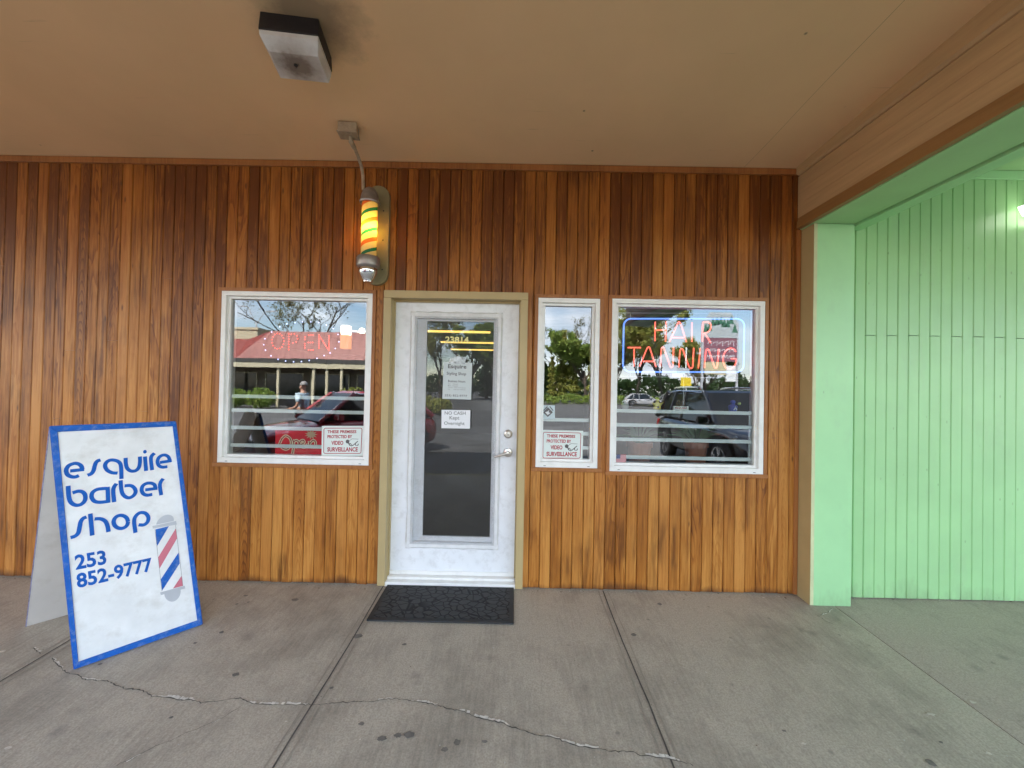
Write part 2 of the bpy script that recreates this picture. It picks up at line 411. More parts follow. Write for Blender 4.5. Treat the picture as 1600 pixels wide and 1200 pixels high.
M['polered'] = paint('pole_red', (.55, .12, .17), .4, .08, 10)
M['polegrey'] = paint('pole_grey', (.46, .47, .50), .4, .06, 10)
M['paper'] = paint('notice_paper', (.72, .74, .74), .6, .03, 10)
M['ink'] = paint('ink', (.10, .09, .09), .6)
M['inkgrey'] = paint('ink_grey', (.22, .22, .22), .6)
M['redink'] = paint('red_ink', (.40, .03, .045), .5)
M['gold'] = paint('gold_vinyl', (.85, .75, .30), .4)

# ================================================================== THE SETTING
EDGE_Y = -4.4
def slab(x0, x1, y0, y1, name, mat):
    b = MB(); n = 6
    zt = lambda y: SL*min(y, 0)
    b.hexa([(x0, y0, -.6), (x1, y0, -.6), (x1, y1, -.6), (x0, y1, -.6), (x0, y0, zt(y0)), (x1, y0, zt(y0)), (x1, y1, zt(y1)), (x0, y1, zt(y1))])
    return tag(b.build(name, mat), kind='structure')
pave = slab(-16, 2.3, EDGE_Y, .06, 'pavement', M['concrete'])
pave2 = slab(2.306, 14, EDGE_Y, .06, 'neighbour_pavement', M['concrete2'])
tag(MB().box(-16, 14, EDGE_Y-.15, EDGE_Y-.002, -.6, SL*EDGE_Y-.004).build('kerb', paint('kerb_yellow', (.42, .33, .10), .8, .25, 6), bevel=.015), kind='structure')
lot = MB()
LOT = -.28
for i in range(-3, 3):
    for j in range(0, 4):
        x0, y1 = i*60, EDGE_Y-.05-j*50
        lot.quad((x0, y1-50, LOT), (x0+60, y1-50, LOT), (x0+60, y1, LOT), (x0, y1, LOT))
tag(lot.build('parking_lot', M['asphalt']), kind='structure')
far = MB().quad((-400, -600, LOT-.05), (400, -600, LOT-.05), (400, 400, LOT-.05), (-400, 400, LOT-.05))
tag(far.build('ground', paint('far_ground', (.07, .09, .04), .9, .4, .1)), kind='structure')
ln = MB()
for x in (-9.5, -6.8, 2.6, 6.9, 9.6): ln.box(x, x+.1, -10, -5.2, LOT, LOT+.005)
tag(ln.build('parking_lines', M['paintwhite']), kind='structure')

# joints and cracks of the pavement: thin strips that follow the sloping surface
def F(px, py, dz=.002):
    p = onfloor(px, py); p.z = SL*p.y+dz; return p
jt = MB()
def fline(x, y0, y1, w, dz=.0016):
    n = 40; pts = []
    for i in range(n+1):
        y = y0+(y1-y0)*i/n; pts.append((x+.004*math.sin(y*5+x)+random.uniform(-.0015, .0015), y))
    jt.ribbon(pts, w, lambda a, b: (a, b, SL*b+dz))
random.seed(4)
for x in (-2.56, -.938, .688): fline(x, EDGE_Y, -.01, .008)
jt.build('control_joint', M['joint'], pave)
edge = MB()
for x in (-2.56, -.938, .688):
    for s in (-.035, .035):
        edge.ribbon([(x+s+random.uniform(-.003, .003), -.01-EDGE_Y*-i/30) for i in range(31)], .007, lambda a, b: (a, b, SL*b+.0009))
edge.build('joint_edge', paint('trowelled_edge', (.31, .27, .215), .75, .2, 12), pave)
def crack(pts, name, w):
    P = [F(*p) for p in pts]; rnd = random.Random(len(pts)); dense = []
    for a, b in zip(P[:-1], P[1:]):
        n = max(2, int((b-a).length/.012))
        for i in range(n):
            q = a.lerp(b, i/n); dense.append(Vector((q.x+rnd.uniform(-.004, .004), q.y+rnd.uniform(-.004, .004))))
    b = MB(); L = []
    for i, q in enumerate(dense):
        t = (dense[min(i+1, len(dense)-1)]-dense[max(i-1, 0)]).normalized(); nn = Vector((-t.y, t.x)); ww = w*rnd.uniform(.25, 1.3)*(0.55+.45*mnoise.noise(Vector((q.x*4, q.y*4, 1))))
        ww = max(ww, .0012)
        for s in (1, -1):
            z = q+nn*ww*s/2; L.append((z.x, z.y, SL*z.y+.0022))
    b.add(L, [(2*i+1, 2*i+3, 2*i+2, 2*i) for i in range(len(dense)-1)])
    b.build(name, M['crack'], pave)
    ch = MB()
    for i in range(0, len(dense)-3):
        q = dense[i]; k = mnoise.noise(Vector((q.x*6, q.y*6, 9)))
        if k > .02 and rnd.random() < .85:
            m_ = len(ch.v); t = (dense[i+1]-dense[i]).normalized(); nn = Vector((-t.y, t.x)); L = []
            e = w*rnd.uniform(.8, 1.9)*(k+.12)*2.6
            for s, d in ((.3, 0), (1, 0)):
                for e0 in (dense[i], dense[i+1]):
                    z = e0+nn*(w*.35+e*(s-.3)); L.append((z.x, z.y, SL*z.y+.0028))
            ch.add(L, [(0, 1, 3, 2)])
    if ch.v: ch.build('chipped_edge', M['chip'], pave)
z7 = lambda x, y: (x/2.857, 880+y/2.857)
z8 = lambda x, y: (500+x/2.667, 900+y/2.667)
crack([z7(*p) for p in ((235,425),(250,450),(275,475),(300,490),(340,500),(365,515),(415,525),(470,525),(520,545),(555,560),(640,570),(680,595),(740,600),(800,610),(850,612),(900,625),(950,620),(1000,612),(1060,603),(1090,610),(1130,632),(1230,632),(1300,635),(1390,632),(1428,634))]
      + [z8(*p) for p in ((0,540),(70,530),(150,525),(240,522),(310,512),(400,525),(470,535),(540,555),(600,568),(650,592),(730,605),(800,630),(850,648),(900,662),(960,670),(1010,688),(1080,712),(1150,720),(1230,732),(1290,733),(1340,750),(1400,757),(1480,768),(1540,785),(1575,800))], 'crack', .008)
crack([z7(*p) for p in ((1075,640),(1040,662),(990,695),(940,715),(880,740),(820,765),(760,795),(700,815),(640,845),(560,885),(500,914))], 'crack', .005)
crack([z7(*p) for p in ((150,380),(168,395),(185,408))], 'crack', .008)
crack([(1300,952),(1290,958),(1278,962),(1292,972),(1306,978)], 'crack', .006)
gs = MB(); rnd = random.Random(11)
def blob(x, y, r, asp=1.0):
    n = 14; pts = [(x+r*asp*(1+rnd.uniform(-.25, .25))*math.cos(2*math.pi*k/n), y+r*(1+rnd.uniform(-.25, .25))*math.sin(2*math.pi*k/n)) for k in range(n)]
    gs.add([(a, b, SL*b+.0012) for a, b in pts], [tuple(range(n))])
for px, py, r in ((559,994,.030),(632,1007,.012),(640,1148,.022),(622,1149,.016),(597,1154,.018),(714,1160,.018),(757,1159,.01),(565,1131,.012),(518,1075,.011),(461,937,.022),(384,931,.012),(388,941,.010),(370,944,.01),(346,988,.016),(368,1054,.017),(305,1005,.01),(268,1121,.008),(1031,944,.02),(990,992,.018),(695,1171,.014),(1455,1192,.02),(1225,1142,.008),(1470,1160,.008),(156,1038,.01)):
    p = onfloor(px, py); blob(p.x, p.y, r*.75, rnd.uniform(1, 1.6))
gs.build('gum_stain', paint('stain_dark', (.16, .145, .125), .8, .3, 30), pave)
lf = MB()
for px, py, r in ((1455,1117,.02),(1545,1178,.014),(12,1170,.014),(3,1019,.022),(945,966,.008),(1103,1051,.008),(790,1108,.006),(1256,1163,.012),(1520,1098,.02),(447,1128,.008)):
    p = onfloor(px, py); n = 9; z = SL*p.y
    pts = [(p.x+r*rnd.uniform(.4, 1.2)*math.cos(2*math.pi*k/n), p.y+.6*r*rnd.uniform(.4, 1.2)*math.sin(2*math.pi*k/n)) for k in range(n)]
    lf.add([(a, b, z+.003) for a, b in pts], [tuple(range(n))])
for k in range(260):
    if k < 110: x, y, r = rnd.uniform(-3.9, 3.9), -abs(rnd.gauss(0, .035))-.012, rnd.uniform(.003, .011)
    else: x, y, r = rnd.uniform(-3.6, 3.6), rnd.uniform(-1.75, -.05), rnd.uniform(.0018, .0045)
    if -.95 < x < .05 and y > -.46: continue
    n = 5; a0 = rnd.uniform(0, 6); z = SL*y
    lf.add([(x+r*rnd.uniform(.4, 1.3)*math.cos(a0+2*math.pi*j/n), y+.7*r*rnd.uniform(.4, 1.3)*math.sin(a0+2*math.pi*j/n), z+.0032) for j in range(n)], [tuple(range(n))], 0 if rnd.random() < .45 else 1)
lf.build('litter_speck', [paint('litter', (.55, .5, .42), .8, .3, 40), paint('leaf_litter', (.12, .075, .04), .9, .4, 30)], pave)

# ------------------------------------------------------------------ barber shop building
shop = empty('barber_shop', label='cedar plank barber shop front with white door, three windows and tan soffit', cat='building')
W1 = (-2.215, -1.076, .890, 2.180); W2 = (.170, .632, .905, 2.173); W3 = (.722, 1.864, .887, 2.177)
DC = (-.990, .092, 0.0, 2.207)                          # casing outer
TR = .027
opens = [(w[0]-TR, w[1]+TR, w[2]-TR-.004, w[3]+TR) for w in (W1, W2, W3)] + [(DC[0], DC[1], -1, DC[3])]
XL, XR = -6.2, 2.118
pk = MB(); rnd = random.Random(2)
i = math.floor((XL-PLANK_X0)/PLANK)
while True:
    x0 = PLANK_X0+i*PLANK; x1 = x0+PLANK; i += 1
    if x0 >= XR: break
    x1 = min(x1, XR); yj = rnd.uniform(-.0012, .0018); tw = rnd.uniform(-.0012, .0012)
    cuts = sorted({x0, x1, *[e for o in opens for e in o[:2] if x0 < e < x1]})
    for a, b in zip(cuts[:-1], cuts[1:]):
        if b-a < .003: continue
        c = (a+b)/2; iv = [(rnd.uniform(.002, .009), 3.15)]
        for o in opens:
            if o[0] < c < o[1]:
                nv = []
                for lo, hi in iv:
                    if o[2] > lo: nv.append((lo, min(hi, o[2])))
                    if o[3] < hi: nv.append((max(lo, o[3]), hi))
                iv = [q for q in nv if q[1]-q[0] > .01]
        g = .0014
        L = a+g if a == x0 else a; Rr = b-g if b == x1 else b
        cl = .0038 if a == x0 else 0; crr = .0038 if b == x1 else 0
        prof = [(L, .016), (Rr, .016), (Rr, yj+tw+crr*1.3)] + ([(Rr-crr, yj+tw)] if crr else []) + ([(L+cl, yj-tw)] if cl else []) + [(L, yj-tw+cl*1.3)]
        out = []
        for lo, hi in iv:
            if hi-lo > 2.5 and rnd.random() < .22:
                s = rnd.choice((1.2, 1.75, 2.3, 2.62))+rnd.uniform(-.08, .08); out += [(lo, s-.0008), (s+.0008, hi)]
            else: out.append((lo, hi))
        for lo, hi in out: pk.prism(prof, lambda u_, v_, d: (u_, v_, d), lo, hi)
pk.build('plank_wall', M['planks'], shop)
bk = MB()                                              # sheathing behind the boards
def wallring(mb, x0, x1, z0, z1, holes, y0, y1):
    xs = sorted({x0, x1, *[h[0] for h in holes], *[h[1] for h in holes]})
    for a, b in zip(xs[:-1], xs[1:]):
        c = (a+b)/2; iv = [(z0, z1)]
        for h in holes:
            if h[0] < c < h[1]:
                nv = []
                for lo, hi in iv:
                    if h[2] > lo: nv.append((lo, min(hi, h[2])))
                    if h[3] < hi: nv.append((max(lo, h[3]), hi))
                iv = nv
        for lo, hi in iv: mb.box(a, b, y0, y1, lo, hi)
hol = [(w[0]+.01, w[1]-.01, w[2]+.01, w[3]-.01) for w in (W1, W2, W3)] + [(DC[0]+.05, DC[1]-.05, -1, DC[3]-.05)]
wallring(bk, XL, 2.3, -.55, 3.2, hol, .018, .13)
bk.build('sheathing', M['back'], shop)
MB().box(XL, 2.098, -.018, .02, 3.132, 3.177).build('cornice_trim', M['trimwood'], shop, bevel=.002)
MB().box(2.098, 2.127, -.012, .016, .004, 2.72).build('corner_trim', M['trimwood'], shop, bevel=.002)

sf = MB(); ys = EDGE_Y-.1
sf.hexa([(XL-10, ys, ceil_z(ys)), (2.12, ys, ceil_z(ys)), (2.12, .1, ceil_z(.1)), (XL-10, .1, ceil_z(.1)), (XL-10, ys, 3.62), (2.12, ys, 3.62), (2.12, .1, 3.62), (XL-10, .1, 3.62)])
sf.build('soffit', M['soffit'], shop)
sm_ = MB()
for pa, pb in (((1172, 252), (1290, 128)),):
    P2 = []
    for p_ in (pa, pb):
        d_ = ray(*p_); q_ = CAM+d_*((3.2-CAM.z)/d_.z); P2.append((q_.x, min(q_.y, -.03)))
    xm_ = (P2[0][0]+P2[1][0])/2
    sm_.ribbon([(xm_+.003*math.sin(k*.7), -.02-k*.11) for k in range(40)], .003, lambda a, b: (a, b, ceil_z(b)-.0015))
sm_.build('soffit_seam', paint('seam_line', (.50, .34, .19), .9), shop)  # thin joint line, darker than the soffit paint
MB().box(XL-10, 14, ys-.05, ys-.002, ceil_z(ys)-.16, 4.0).build('fascia', M['beamband'], shop, bevel=.005)  # unseen front edge, hung lower to cut sky light on the upper wall
MB().box(XL-10, 14, ys, 11, 3.63, 3.95).build('roof', M['back'], shop)  # unseen slab, added to shade the shop front and pavement
bmx = MB()
bmx.box(2.122, 2.40, ys, -.0, 2.80, 3.45)
bmx.build('beam', M['beam'], shop)
fb = MB()
for z0, z1, x in ((2.802, 2.905, 2.104), (2.908, 3.012, 2.104), (3.015, 3.12, 2.104)):
    fb.box(x, 2.1215, ys, -.001, z0-.0012, z1+.0012)
fb.build('beam_boards', M['beam'], shop, bevel=.002)
cm = MB(); cm.prism([(2.1215, 3.121), (2.092, 3.121), (2.078, 3.135), (2.078, 3.45), (2.1215, 3.45)], lambda a, b, d: (a, d, b), ys, -.019)
cm.build('crown_moulding', M['beam'], shop)
bb_ = MB(); bb_.box(2.084, 2.121, ys, -.019, 2.722, 2.775); bb_.box(2.090, 2.121, ys, -.019, 2.7755, 2.80)
bb_.build('beam_band', M['beamband'], shop, bevel=.003)

# interior of the shop
MB().box(XL, 2.3, 10, 10.1, -.1, 2.6).box(XL-.1, XL, .14, 10, -.1, 2.6).box(2.3, 2.4, .14, 10, -.1, 2.6).build('interior_wall', M['darkroom'], shop)
MB().box(XL, 2.3, .131, 10, -.12, -.02).build('interior_floor', M['darkfloor'], shop)
MB().box(XL, 2.3, .131, 10, 2.47, 2.6).build('interior_ceiling', paint('interior_ceiling', (.22, .21, .19), .9), shop)

# windows
def ring(mb, x0, x1, z0, z1, w, y0, y1, wb=None):
    wb = w if wb is None else wb
    mb.box(x0, x1, y0, y1, z1-w, z1); mb.box(x0, x1, y0, y1, z0, z0+wb)
    mb.box(x0, x0+w, y0+.0003, y1, z0+wb, z1-w); mb.box(x1-w, x1, y0+.0003, y1, z0+wb, z1-w)
def window(w):
    x0, x1, z0, z1 = w
    tr = MB(); t = TR-.001
    tr.box(x0-t, x1+t, -.016, .012, z1+.0005, z1+t); tr.box(x0-t-.006, x1+t+.006, -.019, .012, z0-t-.003, z0-.0005)
    tr.box(x0-t, x0-.0005, -.0155, .012, z0, z1); tr.box(x1+.0005, x1+t, -.0155, .012, z0, z1)
    root = tr.build('window', M['trimwood'], shop, bevel=.002)
    fr = MB(); ring(fr, x0, x1, z0, z1, .034, -.012, .10, .040)
    for xx in (x0+.06, x1-.075): fr.box(xx, xx+.018, -.0135, -.011, z0+.010, z0+.014, 1)
    fr.build('window_frame', [M['white'], M['black']], root, bevel=.003)
    sa = MB(); ring(sa, x0+.0345, x1-.0345, z0+.0405, z1-.0345, .020, .012, .08); sa.build('sash', M['white'], root, bevel=.002)
    MB().quad((x0+.05, .035, z0+.055), (x1-.05, .035, z0+.055), (x1-.05, .035, z1-.05), (x0+.05, .035, z1-.05)).build('pane', M['glass'], root, recalc=False)
    return root
win1, win2, win3 = window(W1), window(W2), window(W3)
def rails(root, w, cs, post, pr):
    for (lx, ly, rx, ry) in cs:
        a, b = at(lx, ly, .06), at(rx, ry, .06); z = (a.z+b.z)/2
        MB().box(w[0]+.05, w[1]-.05, .050, .066, z-.0135, z+.0135).build('guard_rail', M['rail'], root, bevel=.003)
    p = at(post, 690, .07); q0, q1 = at(post, pr, .07), w[2]
    MB().box(p.x-.012, p.x+.012, .0665, .079, q1+.03, q0.z).build('guard_post', M['rail'], root, bevel=.003)
rails(win1, W1, ((365,618.7,567,623), (365,641,567,644.5), (365,668,567,671.5), (365,695.6,567,699)), 360, 616)
rails(win2, W2, ((846,655.5,915,656.5), (846,676,915,678), (846,698,915,700)), 921.5, 653)
rails(win3, W3, ((1000,642.5,1165,645.5), (1000,664.5,1165,667.5), (1000,687,1165,689.7), (1000,714,1165,718)), 1172, 642)

# door
cs = MB(); cw = .056
cs.box(DC[0], DC[1], -.022, .014, DC[3]-cw, DC[3]); cs.box(DC[0], DC[0]+cw, -.0215, .014, .002, DC[3]-cw-.0006); cs.box(DC[1]-cw, DC[1], -.0215, .014, .002, DC[3]-cw-.0006)
cs.build('door_casing', M['tan'], shop, bevel=.003)
jb = MB(); JX0, JX1, JZ = DC[0]+cw+.001, DC[1]-cw-.001, DC[3]-cw-.001
jb.box(JX0-.03, JX0, .015, .13, -.05, JZ); jb.box(JX1, JX1+.03, .015, .13, -.05, JZ); jb.box(JX0-.03, JX1+.03, .015, .13, JZ, JZ+.03)
jb.box(JX0+.0005, JX0+.008, .05, .078, .05, JZ-.001); jb.box(JX1-.008, JX1-.0005, .05, .078, .05, JZ-.001); jb.box(JX0+.009, JX1-.009, .05, .078, JZ-.012, JZ-.001)
jb.build('door_jamb', M['tan'], shop)
th = MB(); th.box(JX0-.004, JX1+.004, -.012, .13, -.03, .028); th.box(JX0, JX1, .03, .13, .0285, .048)
th.build('threshold', M['white'], shop, bevel=.006)
DX0, DX1, DZ0, DZ1, DY = JX0+.004, JX1-.004, .058, JZ-.004, .080
A0, A1 = at(642, 850, .07), at(777, 496, .07); lx0, lx1, lz0, lz1 = A0.x, A1.x, at(710, 849, .07).z, at(710, 496.5, .07).z
lf_ = MB(); wallring(lf_, DX0, DX1, DZ0, DZ1, [(lx0-.004, lx1+.004, lz0-.004, lz1+.004)], DY, DY+.045)
door = lf_.build('door', M['doorwhite'], shop)
o1, o2 = .043, .043
lr = MB()
def wavy_ring(mb, x0, x1, z0, z1, w, y0, y1):
    n = 26; rn = random.Random(8)
    def strip(pa, pb, inx, inz):
        pts = []
        for k in range(n+1):
            t = k/n; a = Vector(pa).lerp(Vector(pb), t)
            ed = w*(1+.18*mnoise.noise(Vector((t*9, inx, inz)))+.12*mnoise.noise(Vector((t*22, inx, inz+4)))); lift = .006*max(0, mnoise.noise(Vector((t*7, inx*2, 5))))
            pts.append(((a.x+inx*w, y1, a.z+inz*w), (a.x+inx*w*.3, y0-lift, a.z+inz*w*.3), (a.x+inx*(w-ed), y0+.012-lift, a.z+inz*(w-ed))))
        o = len(mb.v)
        mb.add([q for p in pts for q in p], [(3*k+j, 3*k+3+j, 3*k+4+j, 3*k+1+j) for k in range(n) for j in (0, 1)])
    strip((x0, 0, z1), (x1, 0, z1), 0, -1); strip((x0, 0, z0), (x1, 0, z0), 0, 1); strip((x0, 0, z0), (x0, 0, z1), 1, 0); strip((x1, 0, z0), (x1, 0, z1), -1, 0)
wavy_ring(lr, lx0-o1, lx1+o1, lz0-.046, lz1+.046, o1, DY-.014, DY-.010)
lr.build('glazing_tape', M['tape'], door, smooth=True)
G0, G1 = at(660, 838, .105), at(772, 502, .105); gx0, gx1, gz0, gz1 = G0.x, G1.x, at(716, 838, .105).z, at(716, 502.5, .105).z
lg = MB(); wallring(lg, lx0-.006, lx1+.006, lz0-.006, lz1+.006, [(gx0, gx1, gz0, gz1)], .101, .122)
ring(lg, lx0-.003, lx1+.003, lz0-.003, lz1+.003, .010, .067, .1005)
lg.build('glazing_frame', M['doorwhite'], door)
MB().quad((gx0-.01, .112, gz0-.01), (gx1+.01, .112, gz0-.01), (gx1+.01, .112, gz1+.01), (gx0-.01, .112, gz1+.01)).build('glass_pane', M['doorglass'], door, recalc=False)
def mesh_mat():
    t = NT('perforated_metal'); sx = t.new('ShaderNodeSeparateXYZ'); tcn = t.new('ShaderNodeTexCoord'); t.link(tcn.outputs['Object'], sx.inputs[0])
    px_, pz_ = .0135, .0075
    def cell(ox, oz):
        u = t.math('SUBTRACT', t.math('FRACT', t.math('ADD', t.math('DIVIDE', sx.outputs[0], px_), 10+ox)), .5)
        v = t.math('SUBTRACT', t.math('FRACT', t.math('ADD', t.math('DIVIDE', sx.outputs[2], pz_), 10+oz)), .5)
        return t.math('SQRT', t.math('ADD', t.math('MULTIPLY', u, u), t.math('MULTIPLY', v, v)))
    d = t.math('MINIMUM', cell(0, 0), cell(.5, .5))
    hole = t.math('LESS_THAN', d, .345)
    t.base((.09, .088, .085)); t.rough(.4); t.p.inputs['Metallic'].default_value = .3
    tr = t.new('ShaderNodeBsdfTransparent'); m = t.new('ShaderNodeMixShader')
    t.link(hole, m.inputs[0]); t.link(t.p.outputs[0], m.inputs[1]); t.link(tr.outputs[0], m.inputs[2]); t.link(m.outputs[0], t.out.inputs[0]); return t.mat
MB().quad((lx0-.008, .064, lz0-.008), (lx1+.008, .064, lz0-.008), (lx1+.008, .064, lz1+.008), (lx0-.008, .064, lz1+.008)).build('security_mesh', mesh_mat(), door, recalc=False)
MB().box(DX0+.002, DX1-.002, DY-.010, DY-.0005, .050, .078).build('door_sweep', M['white'], door, bevel=.002)
c = at(794, 678, DY)
db = MB(); db.lathe([(.033, .0), (.033, -.007), (.029, -.016), (.020, -.020), (.0195, -.017), (.014, -.017), (.0135, -.021), (.001, -.022)], (c.x, DY, c.z), 28, 'y'); db.box(c.x-.0015, c.x+.0015, DY-.0235, DY-.0225, c.z-.009, c.z+.002, 1)
db.build('deadbolt', [M['nickel'], M['black']], door, smooth=True)
c = at(793.4, 707, DY); e = at(771.5, 714.5, DY-.05)
hd = MB(); hd.lathe([(.0345, 0), (.0345, -.006), (.030, -.013), (.017, -.016), (.0165, -.045), (.014, -.056), (.002, -.058)], (c.x, DY, c.z), 28, 'y')
hd.tube(smooth_path([(c.x, DY-.045, c.z), (c.x-.02, DY-.05, c.z-.004), (c.x-.055, DY-.052, c.z-.014), (e.x, DY-.048, e.z)], 5), [.012, .012, .012, .0115, .011, .011, .0105, .010, .010, .0095, .009, .0085, .008, .0075, .007, .0045], 10)
hd.build('lever_handle', M['nickel'], door, smooth=True)

# ------------------------------------------------------------------ neighbouring green building
nb = empty('green_building', (0, 0, 0), label='mint green boarded building with square corner pillar, right of the barber shop', cat='building')
gw = MB(); gp = .0793; gx = 2.40; rnd = random.Random(6); k = 0
gstart = at(1200+512/3.333, 400, -.03).x
gx = gstart-2*gp
while gx < 13:
    segs = [(.0, 3.2)]
    if k % 2 == 0: s = 1.935+rnd.uniform(-.004, .004); segs = [(0, s-.0005), (s+.0005, 3.2)]
    yj = -.03+rnd.uniform(-.0012, .0012)
    for lo, hi in segs:
        a, b = gx+.0012, gx+gp-.0012
        gw.prism([(a, -.014), (b, -.014), (b, yj+.005), (b-.004, yj), (a+.004, yj), (a, yj+.005)], lambda u_, v_, d: (u_, v_, d), lo+.004, hi)
    gx += gp; k += 1
gw.build('plank_wall', M['green'], nb)
MB().box(2.43, 13, -.013, .1, -.5, 3.25).build('sheathing', paint('green_groove', (.10, .22, .11), .9), nb)
MB().box(2.43, 13, -.046, -.0325, 3.108, 3.172).build('frieze_board', M['greenflat'], nb, bevel=.002)
MB().box(2.54, 13, ys, -.034, 3.174, 3.24).build('porch_ceiling', M['greenbeam'], nb)
pl = MB(); pl.box(2.148, 2.42, -.133, .0, -.05, 2.716); pl.build('corner_pillar', M['greenflat'], nb, bevel=.003)
MB().box(2.130, 2.1475, -.131, .0, -.05, 2.716).build('pillar_side', M['tan'], nb, bevel=.002)
MB().box(2.1285, 2.152, -.1365, -.1335, -.005, 2.716).build('pillar_edge', paint('pale_edge', (.60, .62, .36), .5, .1, 8), nb)
ub = MB(); ub.box(2.1225, 2.42, ys, -.001, 2.7175, 2.7985); ub.build('beam_underside', M['greenbeam'], nb, bevel=.002)
MB().box(2.4225, 2.438, ys, -.036, 2.73, 3.17).build('shadow_gap', paint('olive_strip', (.26, .28, .12), .6), nb)
MB().box(2.4385, 2.53, ys, -.048, 2.705, 3.173).build('beam_casing', M['greenflat'], nb, bevel=.002)
wl_ = empty('wall_lamp', tuple(at(1600, 332, -.05)), label='lit white floodlight high on the mint green boards', cat='wall lamp')
p = at(1600, 332, -.1)
lm = MB(); lm.box(-.0, .26, -.115, -.012, -.02, .075)
lmo = lm.build('lamp_housing', paint('lamp_housing', (.7, .7, .68), .4), wl_, bevel=.008)
le = MB(); le.hexa([(-.055, -.16, -.062), (.27, -.16, -.062), (.27, -.03, -.045), (-.055, -.03, -.045), (-.078, -.15, .028), (.27, -.15, .058), (.27, -.02, .058), (-.078, -.02, .028)])
le.build('lamp_lens', emis('lamp_glow', (1, .97, .9), .55, (.8, .8, .8)), wl_, bevel=.006)
lv = MB(); lv.lathe([(.004, -.085), (.03, -.08), (.045, -.068)], (-.015, -.09, 0), 14); lv.build('sensor_dome', M['nickel'], wl_, smooth=True)
MB().box(.02, .06, -.06, -.005, -.13, -.085).build('cable_box', M['greenflat'], wl_, bevel=.004)

# ================================================================== THINGS ON AND BY THE SHOP FRONT
# ceiling light
cl = empty('ceiling_light', (-1.235, -1.141, 0), label='square black ceiling light with cloudy plastic lens on the tan soffit', cat='ceiling light')
cu, cv = Vector((.270, .033, 0)), Vector((-.037, .222, 0))
def clp(a, b, z): q = cu*a+cv*b; return (q.x, q.y, z)
hb = MB(); hb.hexa([clp(0, 0, 3.152), clp(1, 0, 3.152), clp(1, 1, 3.152), clp(0, 1, 3.152), clp(.02, .02, 3.25), clp(.98, .02, 3.25), clp(.98, .98, 3.25), clp(.02, .98, 3.25)])
hb.build('lamp_housing', paint('lamp_black', (.012, .009, .010), .5, .3, 20, bump=.2), cl, bevel=.004)
def lens_mat():
    t = NT('cloudy_lens'); co = t.coord(); g = t.new('ShaderNodeTexGradient', gradient_type='SPHERICAL')
    m = t.new('ShaderNodeMapping'); m.inputs['Location'].default_value = (-.114*6, -.139*6, -3.10*6); m.inputs['Scale'].default_value = (6, 6, 6); tcn = t.new('ShaderNodeTexCoord')
    t.link(tcn.outputs['Object'], m.inputs[0]); t.link(m.outputs[0], g.inputs[0])
    f = t.math('ADD', g.outputs['Fac'], t.math('MULTIPLY', t.noise(co, 22, 6, .65), .55))
    t.base(t.ramp(f, [(.38, (.90, .89, .87)), (.75, (.62, .57, .52)), (1.0, (.30, .25, .21))])); t.rough(.22); t.p.inputs['Transmission Weight'].default_value = .25
    return t.mat
ln_ = MB()
ln_.hexa([clp(.10, .24, 3.092), clp(.93, .24, 3.092), clp(.95, .97, 3.088), clp(.06, .97, 3.088), clp(.015, .015, 3.128), clp(.985, .015, 3.128), clp(.985, .985, 3.128), clp(.015, .985, 3.128)])
ln_.hexa([clp(.015, .015, 3.1285), clp(.985, .015, 3.1285), clp(.985, .985, 3.1285), clp(.015, .985, 3.1285), clp(.01, .01, 3.1515), clp(.99, .01, 3.1515), clp(.99, .99, 3.1515), clp(.01, .99, 3.1515)])
ln_.build('lamp_lens', lens_mat(), cl, bevel=.003)
MB().lathe([(.009, 3.089), (.009, 3.082), (.004, 3.08)], clp(.47, .52, 0), 10).build('lens_screw', M['black'], cl)

# conduit that feeds the barber pole
BX = at(577, 355, -.14).x
ec = empty('electrical_conduit', (-1.12, -.39, 0), label='tan painted conduit with small junction box on the soffit above barber pole', cat='conduit')
jb2 = MB(); jb2.hexa([(-.055, -.05, 3.135), (.062, -.038, 3.135), (.05, .045, 3.135), (-.066, .033, 3.135), (-.055, -.05, 3.195), (.062, -.038, 3.195), (.05, .045, 3.195), (-.066, .033, 3.195)])
jb2.hexa([(-.060, -.055, 3.128), (.067, -.043, 3.128), (.055, .050, 3.128), (-.071, .038, 3.128), (-.060, -.055, 3.1345), (.067, -.043, 3.1345), (.055, .050, 3.1345), (-.071, .038, 3.1345)])
ct = paint('conduit_tan', (.42, .33, .22), .55, .2, 18, dirt=((.12, .09, .07), .6), dscale=16)
jb2.build('junction_box', ct, ec, bevel=.004)
top_z = at(567, 293, -.14).z
q0 = Vector((-1.115, -.385, 3.128)); q1 = at(560, 250, -.14); q2 = at(567, 288, -.14)
path = [Vector((-1.113, -.385, 3.13)), Vector((-1.110, -.375, 3.10)), at(556, 236, -.27), at(564, 258, -.17), at(567, 275, -.145), Vector((at(568, 290, -.14).x, -.14, top_z-.02))]
path = [p_ - Vector((-1.12, -.39, 0)) for p_ in path]
MB().tube(smooth_path(path, 6), .0115, 10).tube([path[1]+Vector((-.002, .0, .0)), path[2].lerp(path[1], .4)], .016, 10).build('conduit_pipe', ct, ec, smooth=True)

